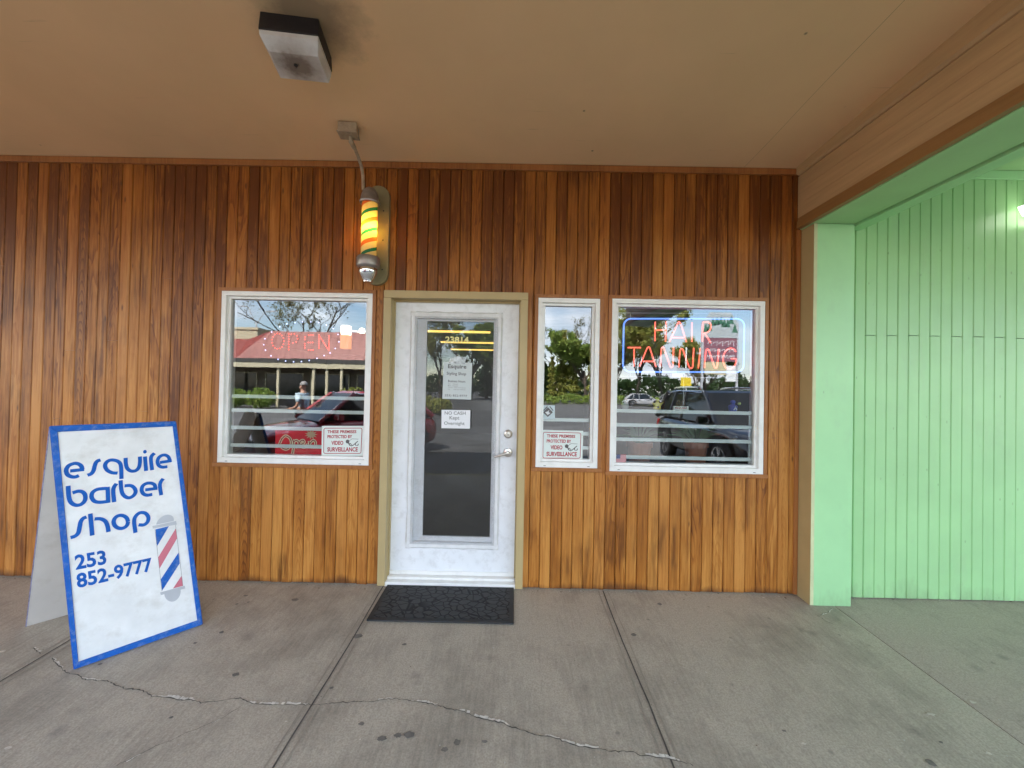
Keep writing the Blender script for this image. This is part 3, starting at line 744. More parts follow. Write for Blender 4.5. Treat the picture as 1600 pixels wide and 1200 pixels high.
# barber pole
bp = empty('barber_pole', (BX, -.14, 0), label='glowing barber pole with red, green and cream stripes on the plank wall', cat='barber pole')
yv = lambda py: at(577, py, -.14).z
pz = [yv(p_) for p_ in (293, 318, 403, 415, 441)]
plc = at(590, 368, -.02); hw, zt_, zb_ = .0865, at(590, 291, -.02).z, at(590, 446, -.02).z
prof = [(plc.x-BX+hw*math.cos(a), zt_-hw+hw*math.sin(a)) for a in [math.pi*k/14 for k in range(15)]] + [(plc.x-BX+hw*math.cos(a), zb_+hw+hw*math.sin(a)) for a in [math.pi+math.pi*k/14 for k in range(15)]]
bpl = MB(); bpl.prism(prof, lambda a, b, d: (a, d, b), .108, .140)
for zz in (pz[0]-.12, pz[0]-.34, pz[0]-.56): bpl.lathe([(.006, .1085), (.006, .104), (.001, .103)], (plc.x-BX+.045, 0, zz), 8, 'y', 1)
bpl.build('back_plate', [paint('plate_cream', (.24, .20, .10), .5, .08, 8), M['black']], bp, bevel=.006)
for za, zc in ((pz[0]-.085, pz[0]-.045), (pz[3]+.01, pz[3]+.04)): MB().box(-.02, .03, .03, .109, za, zc).build('bracket', M['nickel'], bp, bevel=.004)
cast = paint('cast_metal', (.33, .30, .28), .42, .2, 15, metal=.7, bump=.1)
dm = MB(); h = pz[0]-pz[1]
dm.lathe([(.056, pz[1]-.002), (.068, pz[1]-.004), (.0715, pz[1]+.006), (.067, pz[1]+.016), (.062, pz[1]+.03)]+[(.062*math.cos(a), pz[1]+.03+(h-.03)*math.sin(a)) for a in [math.pi/2*k/8 for k in range(1, 8)]]+[(.001, pz[0])], (0, 0, 0), 32)
dm.build('top_dome', cast, bp, smooth=True)
def stripe_mat():
    t = NT('striped_glass'); t.n.remove(t.p); tcn = t.new('ShaderNodeTexCoord'); sx = t.new('ShaderNodeSeparateXYZ'); t.link(tcn.outputs['Object'], sx.inputs[0])
    ang = t.math('DIVIDE', t.math('ARCTAN2', sx.outputs[0], t.math('MULTIPLY', sx.outputs[1], -1)), 2*math.pi)
    ph = t.math('FRACT', t.math('ADD', t.math('SUBTRACT', t.math('DIVIDE', t.math('SUBTRACT', sx.outputs[2], yv(397)), .145), t.math('MULTIPLY', ang, 1.05)), 10.5))
    # ph = .5 at the lowest green stripe
    colr = t.ramp(ph, [(0, (.72, .60, .36))]); n = colr.node
    n.color_ramp.interpolation = 'CONSTANT'
    for p_, c_ in ((.415, (.02, .17, .13)), (.585, (.72, .60, .36)), (.90, (.60, .14, .05))):
        e_ = n.color_ramp.elements.new(p_); e_.color = (*c_, 1)
    n.color_ramp.elements[-1].color = (.60, .14, .05, 1)
    e_ = n.color_ramp.elements.new(.11); e_.color = (.72, .60, .36, 1); n.color_ramp.elements[0].color = (.60, .14, .05, 1)
    d = t.new('ShaderNodeBsdfDiffuse'); tr = t.new('ShaderNodeBsdfTranslucent'); t.link(colr, d.inputs[0]); t.link(colr, tr.inputs[0])
    gl = t.new('ShaderNodeBsdfGlossy'); gl.inputs['Roughness'].default_value = .15
    m = t.new('ShaderNodeMixShader'); m.inputs[0].default_value = .5; t.link(d.outputs[0], m.inputs[1]); t.link(tr.outputs[0], m.inputs[2])
    m2 = t.new('ShaderNodeMixShader'); fr = t.new('ShaderNodeFresnel'); t.link(fr.outputs[0], m2.inputs[0]); t.link(m.outputs[0], m2.inputs[1]); t.link(gl.outputs[0], m2.inputs[2])
    t.link(m2.outputs[0], t.out.inputs[0]); return t.mat
cy = MB(); n = 40; o_ = 0
cy.add([(.0545*math.cos(2*math.pi*k/n), .0545*math.sin(2*math.pi*k/n), z) for z in (pz[2], pz[1]) for k in range(n)], [(k, (k+1) % n, n+(k+1) % n, n+k) for k in range(n)])
cy.build('striped_cylinder', stripe_mat(), bp, smooth=True)
bu = MB(); zb = yv(357); bu.lathe([(.021*math.sin(a), zb-.021*math.cos(a)) for a in [math.pi*k/10 for k in range(1, 10)]], (0, 0, 0), 16)
bu.build('light_bulb', emis('bulb_glow', (1, .60, .07), 26.0), bp, smooth=True)
co_ = MB(); co_.lathe([(.056, pz[2]+.004), (.074, pz[2]+.004), (.080, pz[2]-.008), (.080, pz[3]-.004), (.076, pz[3]-.014), (.066, pz[3]-.020), (.05, pz[3]-.020)], (0, 0, 0), 32)
co_.build('bottom_collar', cast, bp, smooth=True)
chn = MB(); hh = pz[3]-pz[4]
chn.lathe([(.063, pz[3]-.021), (.066, pz[3]-.035), (.064, pz[3]-.055), (.054, pz[4]+.045), (.040, pz[4]+.022), (.034, pz[4]+.014), (.032, pz[4]), (.001, pz[4]-.001)], (0, 0, 0), 32)
chn.build('bottom_cap', paint('chrome', (.75, .75, .75), .07, .02, 5, metal=1), bp, smooth=True)

# door mat
mt = empty('door_mat', (-.445, -.2, 0), label='black rubber door mat with cobblestone pattern before the white door', cat='door mat')
def matz(y): return SL*min(y, 0)
def mslab(x0, x1, y0, y1, z0, z1): return [(x+.445, y+.2, matz(y)+z) for z in (z0, z1) for x, y in ((x0, y0), (x1, y0), (x1, y1), (x0, y1))]
MB().hexa(mslab(-.915, .028, -.43, -.013, .001, .012)).build('mat_border', M['rubberedge'], mt, bevel=.004)
MB().hexa(mslab(-.885, -.002, -.400, -.030, .0125, .0135)).build('mat_tread', M['rubber'], mt)

# notices, numbers and stickers
def quad_fn(tl, tr, br, bl, y):
    A, B, C_, D_ = at(*tl, y), at(*tr, y), at(*br, y), at(*bl, y)
    def fn(a, b, dy=0.0):
        p_ = (D_.lerp(C_, a)).lerp(A.lerp(B, a), b); return (p_.x, y-dy, p_.z)
    return fn
def sub(fn, x0, x1, y0, y1, dy): return lambda a, b: fn(x0+(x1-x0)*a, y0+(y1-y0)*b, dy)
def sheet(mb, fn, d0, d1, mi=0): mb.prism([(0, 0), (1, 0), (1, 1), (0, 1)], lambda a, b, d: fn(a, b, d), d0, d1, mi)
hn = quad_fn((693.2, 565.5), (738, 567), (736, 624.5), (691.2, 623), .0625)
h0 = MB(); sheet(h0, hn, 0, .0008); ho = h0.build('paper_notice', paint('dim_paper', (.56, .60, .60), .6, .03)); tag(ho, 'tall white opening hours notice taped inside the door glass', 'notice')
ht = MB()
for body, x0, x1, y0, y1, of in (('Esquire', .16, .80, .80, .945, .02), ('Styling Shop', .12, .80, .63, .735, .012), ('Business Hours', .18, .78, .455, .52, .012), ('253) 852-9777', .08, .86, .05, .125, .012)): add_text(ht, body, sub(hn, x0, x1, y0, y1, .0014), of, 0)
for body, x0, x1, y in (('Sun    Closed', .18, .52, .395), ('Mon  Closed', .18, .52, .345), ('Tue-Fri  9:00 am-5:30 pm', .18, .80, .295), ('Sat       9:00 am-4:00 pm', .18, .80, .245)): add_text(ht, body, sub(hn, x0, x1, y, y+.032, .0014), .004, 1)
ht.build('lettering', [M['ink'], M['inkgrey']], ho)
tp = MB(); tp.prism([(.18, .97), (.74, .96), (.78, 1.12), (.5, 1.17), (.22, 1.10)], lambda a, b, d: hn(a, b, d), .001, .0014)
tp.build('clear_tape', paint('tape_sheen', (.45, .47, .50), .15, .5, 40), ho)
cn_ = quad_fn((690, 640.3), (734.8, 640.8), (734.4, 669.8), (689.7, 669), .060)
h0 = MB(); sheet(h0, cn_, 0, .0008); ho = h0.build('paper_notice', paint('fresh_paper', (.80, .80, .82), .5, .02)); tag(ho, 'small white paper reading NO CASH Kept Overnight on the door mesh', 'notice')
ht = MB()
for body, x0, x1, y0, y1 in (('NO CASH', .11, .84, .74, .92), ('Kept', .28, .62, .42, .67), ('Overnight', .09, .81, .13, .37)): add_text(ht, body, sub(cn_, x0, x1, y0, y1, .0012), .012)
ht.build('lettering', M['inkgrey'], ho)
nf = quad_fn((696, 525.5), (732.5, 526.5), (732.5, 536), (695.5, 535), .0632)
ht = MB(); add_text(ht, '23814', lambda a, b: nf(a, b), .03); tag(ht.build('house_number', M['gold']), 'gold number 23814 on the upper door glass', 'house number')

def rounded(x0, x1, y0, y1, r, n=6):
    out = []
    for cx, cy_, a0 in ((x1-r, y1-r, 0), (x0+r, y1-r, 90), (x0+r, y0+r, 180), (x1-r, y0+r, 270)):
        out += [(cx+r*math.cos(R(a0+90*k/n)), cy_+r*math.sin(R(a0+90*k/n))) for k in range(n+1)]
    return out
def premises_sign(corners, label):
    fn = quad_fn(*corners, .0335); b = MB(); sheet(b, fn, 0, .001); o = b.build('surveillance_sign', paint('sign_plastic', (.70, .76, .72), .4, .03)); tag(o, label, 'warning sign', 'video surveillance signs')
    ar = 1.43
    bd = MB(); bd.ribbon([Vector(p_) for p_ in rounded(.05*ar, .945*ar, .075, .925, .06)], .022, lambda a, b_: fn(a/ar, b_, .0016), closed=True); bd.build('sign_border', M['redink'], o)
    tx = MB()
    for body, x0, x1, y0, y1 in (('THESE PREMISES', .135, .815, .755, .86), ('PROTECTED BY', .135, .72, .585, .695), ('VIDEO', .23, .515, .36, .50), ('SURVEILLANCE', .135, .865, .135, .285)): add_text(tx, body, sub(fn, x0, x1, y0, y1, .0016), .035)
    tx.build('lettering', M['redink'], o)
    ic = MB()
    g = lambda a, b_: fn(a, b_, .0016)
    ic.ribbon([(.655+.0, .50), (.72, .565), (.87, .555)], .012, g); ic.ribbon([(.67, .42), (.74, .335), (.86, .49)], .026, lambda a, b_: fn(a, b_, .0018))
    ic.add([g(.615+.045*math.cos(2*math.pi*k/14), .475+.065*math.sin(2*math.pi*k/14)) for k in range(14)], [tuple(range(14))])
    ic.ribbon([(.635, .44), (.67, .35), (.71, .325), (.735, .36)], .03, lambda a, b_: fn(a, b_, .0020))
    ic.ribbon([(.80, .40), (.815, .34), (.86, .34), (.875, .40)], .022, lambda a, b_: fn(a, b_, .0022)); ic.ribbon([(.78, .38), (.815, .41)], .02, lambda a, b_: fn(a, b_, .0024))
    ic.build('camera_icon', M['ink'], o)
    return o
premises_sign(((503, 665.6), (569.7, 665.4), (567.5, 711.9), (502.5, 711.9)), 'white video surveillance sign in the corner of the left window')
premises_sign(((845.5, 671.7), (911.3, 673.2), (909.9, 719.5), (844.9, 719)), 'white video surveillance sign at the bottom of the narrow window')
dfn = quad_fn((847, 633), (867, 633.5), (867, 655), (846.5, 655), .0335)
b = MB(); sheet(b, dfn, 0, .001); o = b.build('square_sticker', paint('sticker_pale', (.50, .58, .60), .4, .04)); tag(o, 'pale square sticker with dark diamond emblem in the narrow window', 'sticker')
b = MB(); b.add([dfn(x, y, .0015) for x, y in ((.08, .48), (.46, .16), (.84, .5), (.46, .86))], [(0, 1, 2, 3)]); b.build('diamond', M['ink'], o)
b = MB(); b.add([dfn(x, y, .002) for x, y in ((.24, .50), (.44, .30), (.66, .44), (.52, .50), (.56, .66), (.42, .56))], [tuple(range(6))]); b.build('emblem', M['paper'], o)
b = MB()
for u_ in ((.10, .60, .42, .92), (.60, .92, .86, .62)): b.ribbon([(u_[0], u_[1]), (u_[2], u_[3])], .07, lambda a, c_: dfn(a, c_, .002))
b.build('lettering', M['ink'], o)
ffn = quad_fn((963, 710), (978.5, 710.3), (978, 722), (962, 722), .0335)
b = MB(); sheet(b, ffn, 0, .001); o = b.build('flag_sticker', paint('faded_white', (.55, .42, .42), .5)); tag(o, 'faded striped flag sticker in the corner of the neon sign window', 'sticker')
b = MB()
for k in range(7): b.add([ffn(x, y, .0014) for x, y in ((0 if k < 3 else 0, k*2/13), (1, k*2/13), (1, (k*2+1)/13), (0, (k*2+1)/13))], [(0, 1, 2, 3)])
b.build('red_stripe', paint('faded_red', (.45, .12, .14), .5), o)
b = MB(); b.add([ffn(x, y, .0019) for x, y in ((0, .46), (.42, .46), (.42, 1), (0, 1))], [(0, 1, 2, 3)]); b.build('canton', paint('faded_blue', (.10, .12, .22), .5), o)

# red Open banner inside the left window
ofn = lambda px, py, y=.075: at(px, py, y)
b = MB(); Q = [ofn(429.5, 727), ofn(569, 729), ofn(569, 669), ofn(430.5, 667.5)]
b.hexa([Vector((q.x, .0755, q.z)) for q in (Q[0], Q[1])]+[Vector((q.x, .081, q.z)) for q in (Q[1], Q[0])]+[Vector((q.x, .0755, q.z)) for q in (Q[3], Q[2])]+[Vector((q.x, .081, q.z)) for q in (Q[2], Q[3])])
o = b.build('open_banner', paint('banner_red', (.80, .018, .035), .45, .1, 5)); tag(o, 'bright red banner with cream script Open inside the left window', 'banner')
def pxr(mb, pts, wpx, y, closed=False, k=5): mb.ribbon(smooth_path(pts, k, closed), wpx, lambda a, b_: at(a, b_, y), closed=closed)
script = [[(440, 686), (446, 681), (453, 685), (455, 693), (450, 701), (443, 701), (437, 695), (440, 686)],
          [(457, 687), (459, 692), (458, 703), (457, 709)], [(458, 691), (463, 688), (467, 692), (465, 698), (459, 698)],
          [(469, 695), (475, 692), (474, 688), (469, 690), (469, 697), (476, 699), (481, 694)], [(483, 689), (484, 698)], [(484, 693), (489, 688), (493, 691), (493, 698), (498, 697)]]
b = MB()
for i_, s_ in enumerate(script): pxr(b, s_, 4.2, .0750-.0002*i_)
b.build('lettering_outline', paint('cream_vinyl', (.80, .72, .48), .4), o)
b = MB()
for i_, s_ in enumerate(script): pxr(b, s_, 1.5, .0735-.0002*i_)
b.build('lettering', M['redink'], o)
b = MB(); b.add([at(486+(10.5 if k % 2 == 0 else 5.5)*math.cos(2*math.pi*k/22), 679+(8 if k % 2 == 0 else 4.2)*math.sin(2*math.pi*k/22), .0748) for k in range(22)], [tuple(range(22))])
b.build('starburst', paint('burst_gold', (.62, .40, .25), .5), o)
# LED sign
ls = empty('led_sign', (0, 0, 0), label='dotted red LED OPEN sign ringed by blue dots in left window', cat='led sign')
def ledpx(l, off): return [(off[0]+x/8.57, off[1]+y/8.57) for x, y in l]
o1_, o2_ = (345, 450), (455, 450)
red = ledpx([(765+80*math.cos(2*math.pi*k/15), 712+102*math.sin(2*math.pi*k/15)) for k in range(15)]+[(910, 615+35*k) for k in range(7)]+[(945, 620), (985, 616), (1020, 640), (1030, 680), (1010, 722), (965, 735)], o1_) + \
      ledpx([(235, 630), (264, 630), (293, 630), (185, 657), (183, 690), (182, 745), (182, 772), (182, 802), (230, 730), (258, 730), (286, 730), (232, 830), (262, 830), (292, 830)]+[(372, 630+29*k) for k in range(7)]+[(377+15.5*k, 640+24*k) for k in range(9)]+[(505, 640+25*k) for k in range(8)], o2_)
blu = ledpx([(598, 833), (673, 908), (767, 955), (868, 978), (975, 988), (885, 480), (995, 465), (790, 520), (680, 590), (590, 680), (575, 760)], o1_) + ledpx([(32, 988), (137, 985), (242, 970), (345, 943), (442, 905), (52, 465), (150, 452), (262, 452), (368, 463), (470, 495), (562, 543), (627, 622), (640, 720), (590, 810), (520, 870)], o2_)
def dots(l, r, y):
    b_ = MB()
    for px, py in l:
        c_ = at(px, py, y); b_.add([c_+Vector(v)*r for v in ((1, 0, 0), (-1, 0, 0), (0, 0, 1), (0, 0, -1), (0, -1, 0), (0, 1, 0))], [(0, 2, 4), (2, 1, 4), (1, 3, 4), (3, 0, 4), (2, 0, 5), (1, 2, 5), (3, 1, 5), (0, 3, 5)])
    return b_
dots(red, .0060, .11).build('red_dots', emis('led_red', (1, .06, .03), .28), ls); dots(blu, .0056, .11).build('blue_dots', emis('led_blue', (.45, .5, 1), .45), ls)
MB().tube([at(372, 500, .116), at(470, 452, .116)], .0015, 5).build('hanging_cord', M['black'], ls)
# orange glowing lamp
gl_ = empty('sconce_lamp', tuple(at(539, 545, .6)), label='small orange shaded lamp glowing inside the left window', cat='lamp')
c0, c1, c2 = at(533, 545, .6)-at(539, 545, .6), at(546.5, 524, .6)-at(539, 545, .6), at(546, 505, .6)-at(539, 545, .6)
MB().box(c0.x, c1.x, -.03, .05, 0, c1.z).build('lamp_shade', emis('orange_shade', (1, .38, .08), .07, (.5, .25, .1)), gl_, bevel=.006)
MB().box(c0.x, c1.x, -.03, .05, c1.z+.001, c2.z-.02).build('lamp_glass', emis('lamp_white', (1, .85, .6), .25), gl_, bevel=.012)
MB().lathe([(.022, 0), (.03, .02), (.02, .045), (.004, .05)], (c1.x+.11, 0, c1.z+.02), 12).tube([(c1.x, 0, c1.z+.045), (c1.x+.11, 0, c1.z+.03)], .005, 6).build('lamp_bulb', emis('lamp_warm', (1, .8, .5), .35), gl_, smooth=True)

# neon sign
ns = empty('neon_sign', (0, 0, 0), label='red neon HAIR TANNING sign in a blue neon border, right window', cat='neon sign')
NY = .15
def npx(l, off=(950, 460), s=8.57): return [(off[0]+x/s, off[1]+y/s) for x, y in l]
n8 = (1070, 460)
def ntube(mb, pts, r=.0058, k=4, closed=False, sm=True, y=NY):
    pts = [Vector((*p_, 0)) for p_ in pts]; pts = smooth_path(pts, k, closed) if sm else pts
    mb.tube([at(p_.x, p_.y, y) for p_ in pts], r, 8, closed)
def gl_tube(name, c, s): return emis(name, c, s)
bt = MB(); cs_ = []
for cx, cy_, a0 in ((1151.5, 509.5, -90), (1150.5, 570, 0), (985, 569.5, 90), (986, 509.5, 180)):
    cs_ += [(cx+11.5*math.cos(R(a0+90*k/6)), cy_+11.5*math.sin(R(a0+90*k/6))) for k in range(7)]
ntube(bt, cs_, .0062, 1, True, False)
bt.build('blue_border', emis('neon_blue', (.08, .22, 1.0), .21, (.3, .4, .6)), ns, smooth=True)
neon_red = emis('neon_red', (1.0, .10, .065), .22, (.5, .2, .2))
hair = [npx([(632, 365), (630, 500), (628, 625)]), npx([(778, 365), (774, 500), (770, 632)]), npx([(640, 480), (770, 475)]), npx([(822, 635), (920, 420), (938, 380), (951, 370), (964, 380), (985, 430), (1050, 640)]), npx([(860, 578), (1015, 580)]),
        npx([(95, 378), (95, 500), (95, 635)], n8), [(1097.5, 534), (1098, 506), (1101, 503.6), (1107, 503.8), (1110.5, 507), (1110, 514), (1106, 519), (1099, 521)], [(1100, 521), (1104, 525), (1110.5, 536)]]
tann = [npx([(262, 712), (440, 712)]), npx([(350, 730), (348, 965)]), npx([(422, 965), (515, 740), (533, 712), (545, 704), (557, 714), (570, 750), (642, 972)]), npx([(470, 897), (600, 897)]),
        npx([(700, 970), (713, 750), (720, 718), (734, 708), (748, 720), (765, 770), (825, 940), (838, 970), (850, 978), (862, 968), (870, 930), (878, 705)]),
        npx([(948, 978), (963, 770), (972, 738), (988, 728), (1003, 742), (1020, 790), (1068, 925), (1092, 978), (1115, 990), (1130, 975), (1137, 930), (1148, 715)]),
        npx([(180, 990), (195, 850), (207, 718)], n8), npx([(262, 985), (278, 790), (288, 745), (305, 733), (322, 750), (340, 800), (390, 950), (402, 978), (415, 986), (428, 976), (437, 930), (455, 730)], n8),
        npx([(685, 770), (660, 735), (610, 722), (560, 745), (525, 800), (512, 870), (530, 950), (570, 992), (620, 994), (662, 965), (685, 910), (683, 864), (620, 861)], n8)]
for nm, grp in (('hair_tubes', hair), ('tanning_tubes', tann)):
    b = MB()
    for g_ in grp: ntube(b, g_)
    b.build(nm, neon_red, ns, smooth=True)
b = MB()
for ax, ay, bx, by in ((966, 489, 1170, 490), (966, 588, 1170, 591)): b.tube([at(ax, ay, NY+.02), at(bx, by, NY+.02)], .003, 6)
for px, py in ((985, 489), (1150, 490), (985, 588), (1150, 591)): b.tube([at(px, py, NY+.02), at(px, 498 if py < 540 else 581, NY)], .003, 6)
b.tube([at(1068, 585, NY+.02), at(1068, 640, NY+.04)], .0035, 6)
b.build('support_wire', paint('clear_support', (.45, .46, .44), .3), ns)
tx_ = at(1060, 583, NY+.03); MB().box(tx_.x-.05, tx_.x+.05, NY+.025, NY+.07, tx_.z-.04, tx_.z+.015).build('transformer', M['rail'], ns, bevel=.004)

# ornaments on the top rail of the right window
rz = at(1080, 641, .058).z
def on_rail(px): return at(px, 640, .058).x
jar = MB(); jar.lathe([(.022, 0), (.030, .012), (.031, .032), (.022, .045), (.024, .050)], (0, 0, 0), 18)
jo = empty('glass_jar', (on_rail(978), .085, rz), label='small clear glass jar, leftmost ornament on the white window rail', cat='ornament', group='ornaments on the window rail')
jar.build('jar_body', paint('jar_glass', (.4, .42, .42), .08), jo, smooth=True); MB().tube([(-.024, 0, .05), (-.01, 0, .062), (.024, 0, .058)], .004, 6).build('jar_handle', M['rail'], jo)
yo = empty('yellow_figurine', (on_rail(1027.5), .068, rz), label='yellow star shaped figurine standing on the white window rail', cat='ornament', group='ornaments on the window rail')
yl = paint('toy_yellow', (.72, .60, .10), .4, .06)
b = MB(); b.prism([(-.030, 0), (.026, 0), (.024, .026), (.048, .058), (.018, .048), (.010, .055), (.012, .084), (-.012, .084), (-.010, .055), (-.018, .048), (-.048, .056), (-.026, .026)], lambda a, c_, d: (a, d, c_), -.014, .014); b.build('figurine_body', yl, yo, bevel=.006)
b = MB(); b.lathe([(.008, -.014), (.008, -.018), (.001, -.019)], (.002, 0, .018), 12, 'y'); b.build('button', M['ink'], yo)
so_ = empty('desk_sign', (on_rail(1064), .066, rz), label='white desk sign with red lettering on the white window rail', cat='desk sign', group='ornaments on the window rail')
MB().box(-.058, .058, -.012, .012, 0, .030).build('sign_block', M['white'], so_, bevel=.003)
b = MB(); add_text(b, 'ESQUIRE', lambda a, c_: (-.046+.09*a, -.0128, .008+.014*c_), .03); b.build('lettering', M['redink'], so_)
b = MB(); b.tube(smooth_path([(-.02, .0, .03), (-.03, 0, .055), (-.012, 0, .07), (-.004, 0, .045), (.0, 0, .03)], 4), .003, 6); b.tube(smooth_path([(.012, .0, .03), (.008, 0, .06), (.024, 0, .074), (.032, 0, .05), (.022, 0, .03)], 4), .003, 6); b.build('wire_loop', paint('wire_brown', (.2, .12, .08), .5), so_)
bo = empty('blue_figurine', (on_rail(1148), .085, rz), label='small blue cup shaped figurine with green ball on the window rail', cat='ornament', group='ornaments on the window rail')
MB().lathe([(.026, 0), (.03, .01), (.034, .036), (.026, .044), (.012, .052), (.02, .066), (.014, .080), (.002, .084)], (0, 0, 0), 18).build('figurine_body', paint('toy_blue', (.07, .09, .42), .4), bo, smooth=True)
MB().lathe([(.012*math.sin(a), .058-.012*math.cos(a)) for a in [math.pi*k/8 for k in range(1, 8)]], (.038, -.02, 0), 12).build('green_ball', paint('toy_lime', (.5, .6, .15), .4), bo, smooth=True)
b = MB(); b.ribbon([(-.012, .008), (0, .034), (.012, .008)], .006, lambda a, c_: (a, -.0365, c_)); b.ribbon([(-.008, .018), (.008, .018)], .005, lambda a, c_: (a, -.037, c_)); b.build('white_mark', M['paper'], bo)

# potted plants behind the right window
tc_ = paint('terracotta', (.42, .16, .09), .7, .12, 10); leafm = paint('palm_leaf', (.06, .12, .05), .45, .3, 20)
def pot(px, h, r, y, label, fan):
    zt = at(px, 690, y).z; e_ = empty('potted_plant', (at(px, 700, y).x, y, zt-h), label=label, cat='potted plant', group='plants in terracotta pots')
    MB().lathe([(r*.72, 0), (r*.95, h-.045), (r*1.06, h-.044), (r*1.08, h), (r*.95, h), (r*.93, h-.03)], (0, 0, 0), 24).build('terracotta_pot', tc_, e_, smooth=True)
    b_ = MB(); rn = random.Random(int(px))
    for k in range(fan):
        a = R(15+150*k/(fan-1)); L = rn.uniform(.16, .24); dy = rn.uniform(-.06, .06)
        p0, p1, p2 = Vector((0, 0, h-.02)), Vector((L*.55*math.cos(a), dy*.5, h+L*.5*math.sin(a)+.02)), Vector((L*1.15*math.cos(a), dy, h+L*.85*math.sin(a)))
        w_ = .007; b_.add([p0+Vector((0, 0, w_)), p1+Vector((-w_*math.sin(a), 0, w_*math.cos(a)))*1.6, p2, p1-Vector((-w_*math.sin(a), 0, w_*math.cos(a)))*1.6, p0-Vector((0, 0, w_))], [(0, 1, 3, 4), (1, 2, 3)])
    b_.build('palm_leaves', leafm, e_, recalc=False)
pot(999, .26, .105, .5, 'wide terracotta pot with fan palm, left of the two in the window', 13)
pot(1087, .30, .095, .5, 'narrower terracotta pot with fan palm behind the right window rails', 17)
MB().box(W3[0]-.1, W3[1]+.1, .32, .75, .2, at(1040, 700, .5).z-.31) if False else None
shf = at(1040, 690, .5).z-.302
bs = empty('plant_bench', (1.3, .52, 0), label='low dark bench carrying the pots inside the right window', cat='bench')
MB().box(-.6, .6, -.2, .2, shf-.04, shf).build('bench_top', M['trimwood'], bs, bevel=.004)
b = MB()
for x in (-.56, .52):
    for y in (-.18, .14): b = MB().box(x, x+.04, y, y+.04, -.02, shf-.0405); b.build('leg', M['trimwood'], bs)

# fluorescent lamps deep in the shop
for k, (xa, xb, py, y) in enumerate(((665, 767, 520, 3.72), (688, 790, 536, 5.3), (704, 800, 547, 6.85))):
    a, b_ = at(xa, py, y), at(xb, py+2, y); z = 2.44
    e_ = empty('fluorescent_lamp', ((a.x+b_.x)/2, y, 0), label=('nearest', 'middle', 'farthest')[k]+' of the three yellow fluorescent strips seen through the door', cat='ceiling lamp', group='fluorescent strips inside the shop')
    hw_ = (b_.x-a.x)/2
    MB().box(-hw_, hw_, -.09, .09, z, 2.469).build('lamp_body', M['rail'], e_)
    MB().box(-hw_+.01, hw_-.01, -.05, .05, z-.022, z-.001).build('lamp_diffuser', emis('fluorescent_glow', (1, .66, .16), .34), e_, bevel=.01)

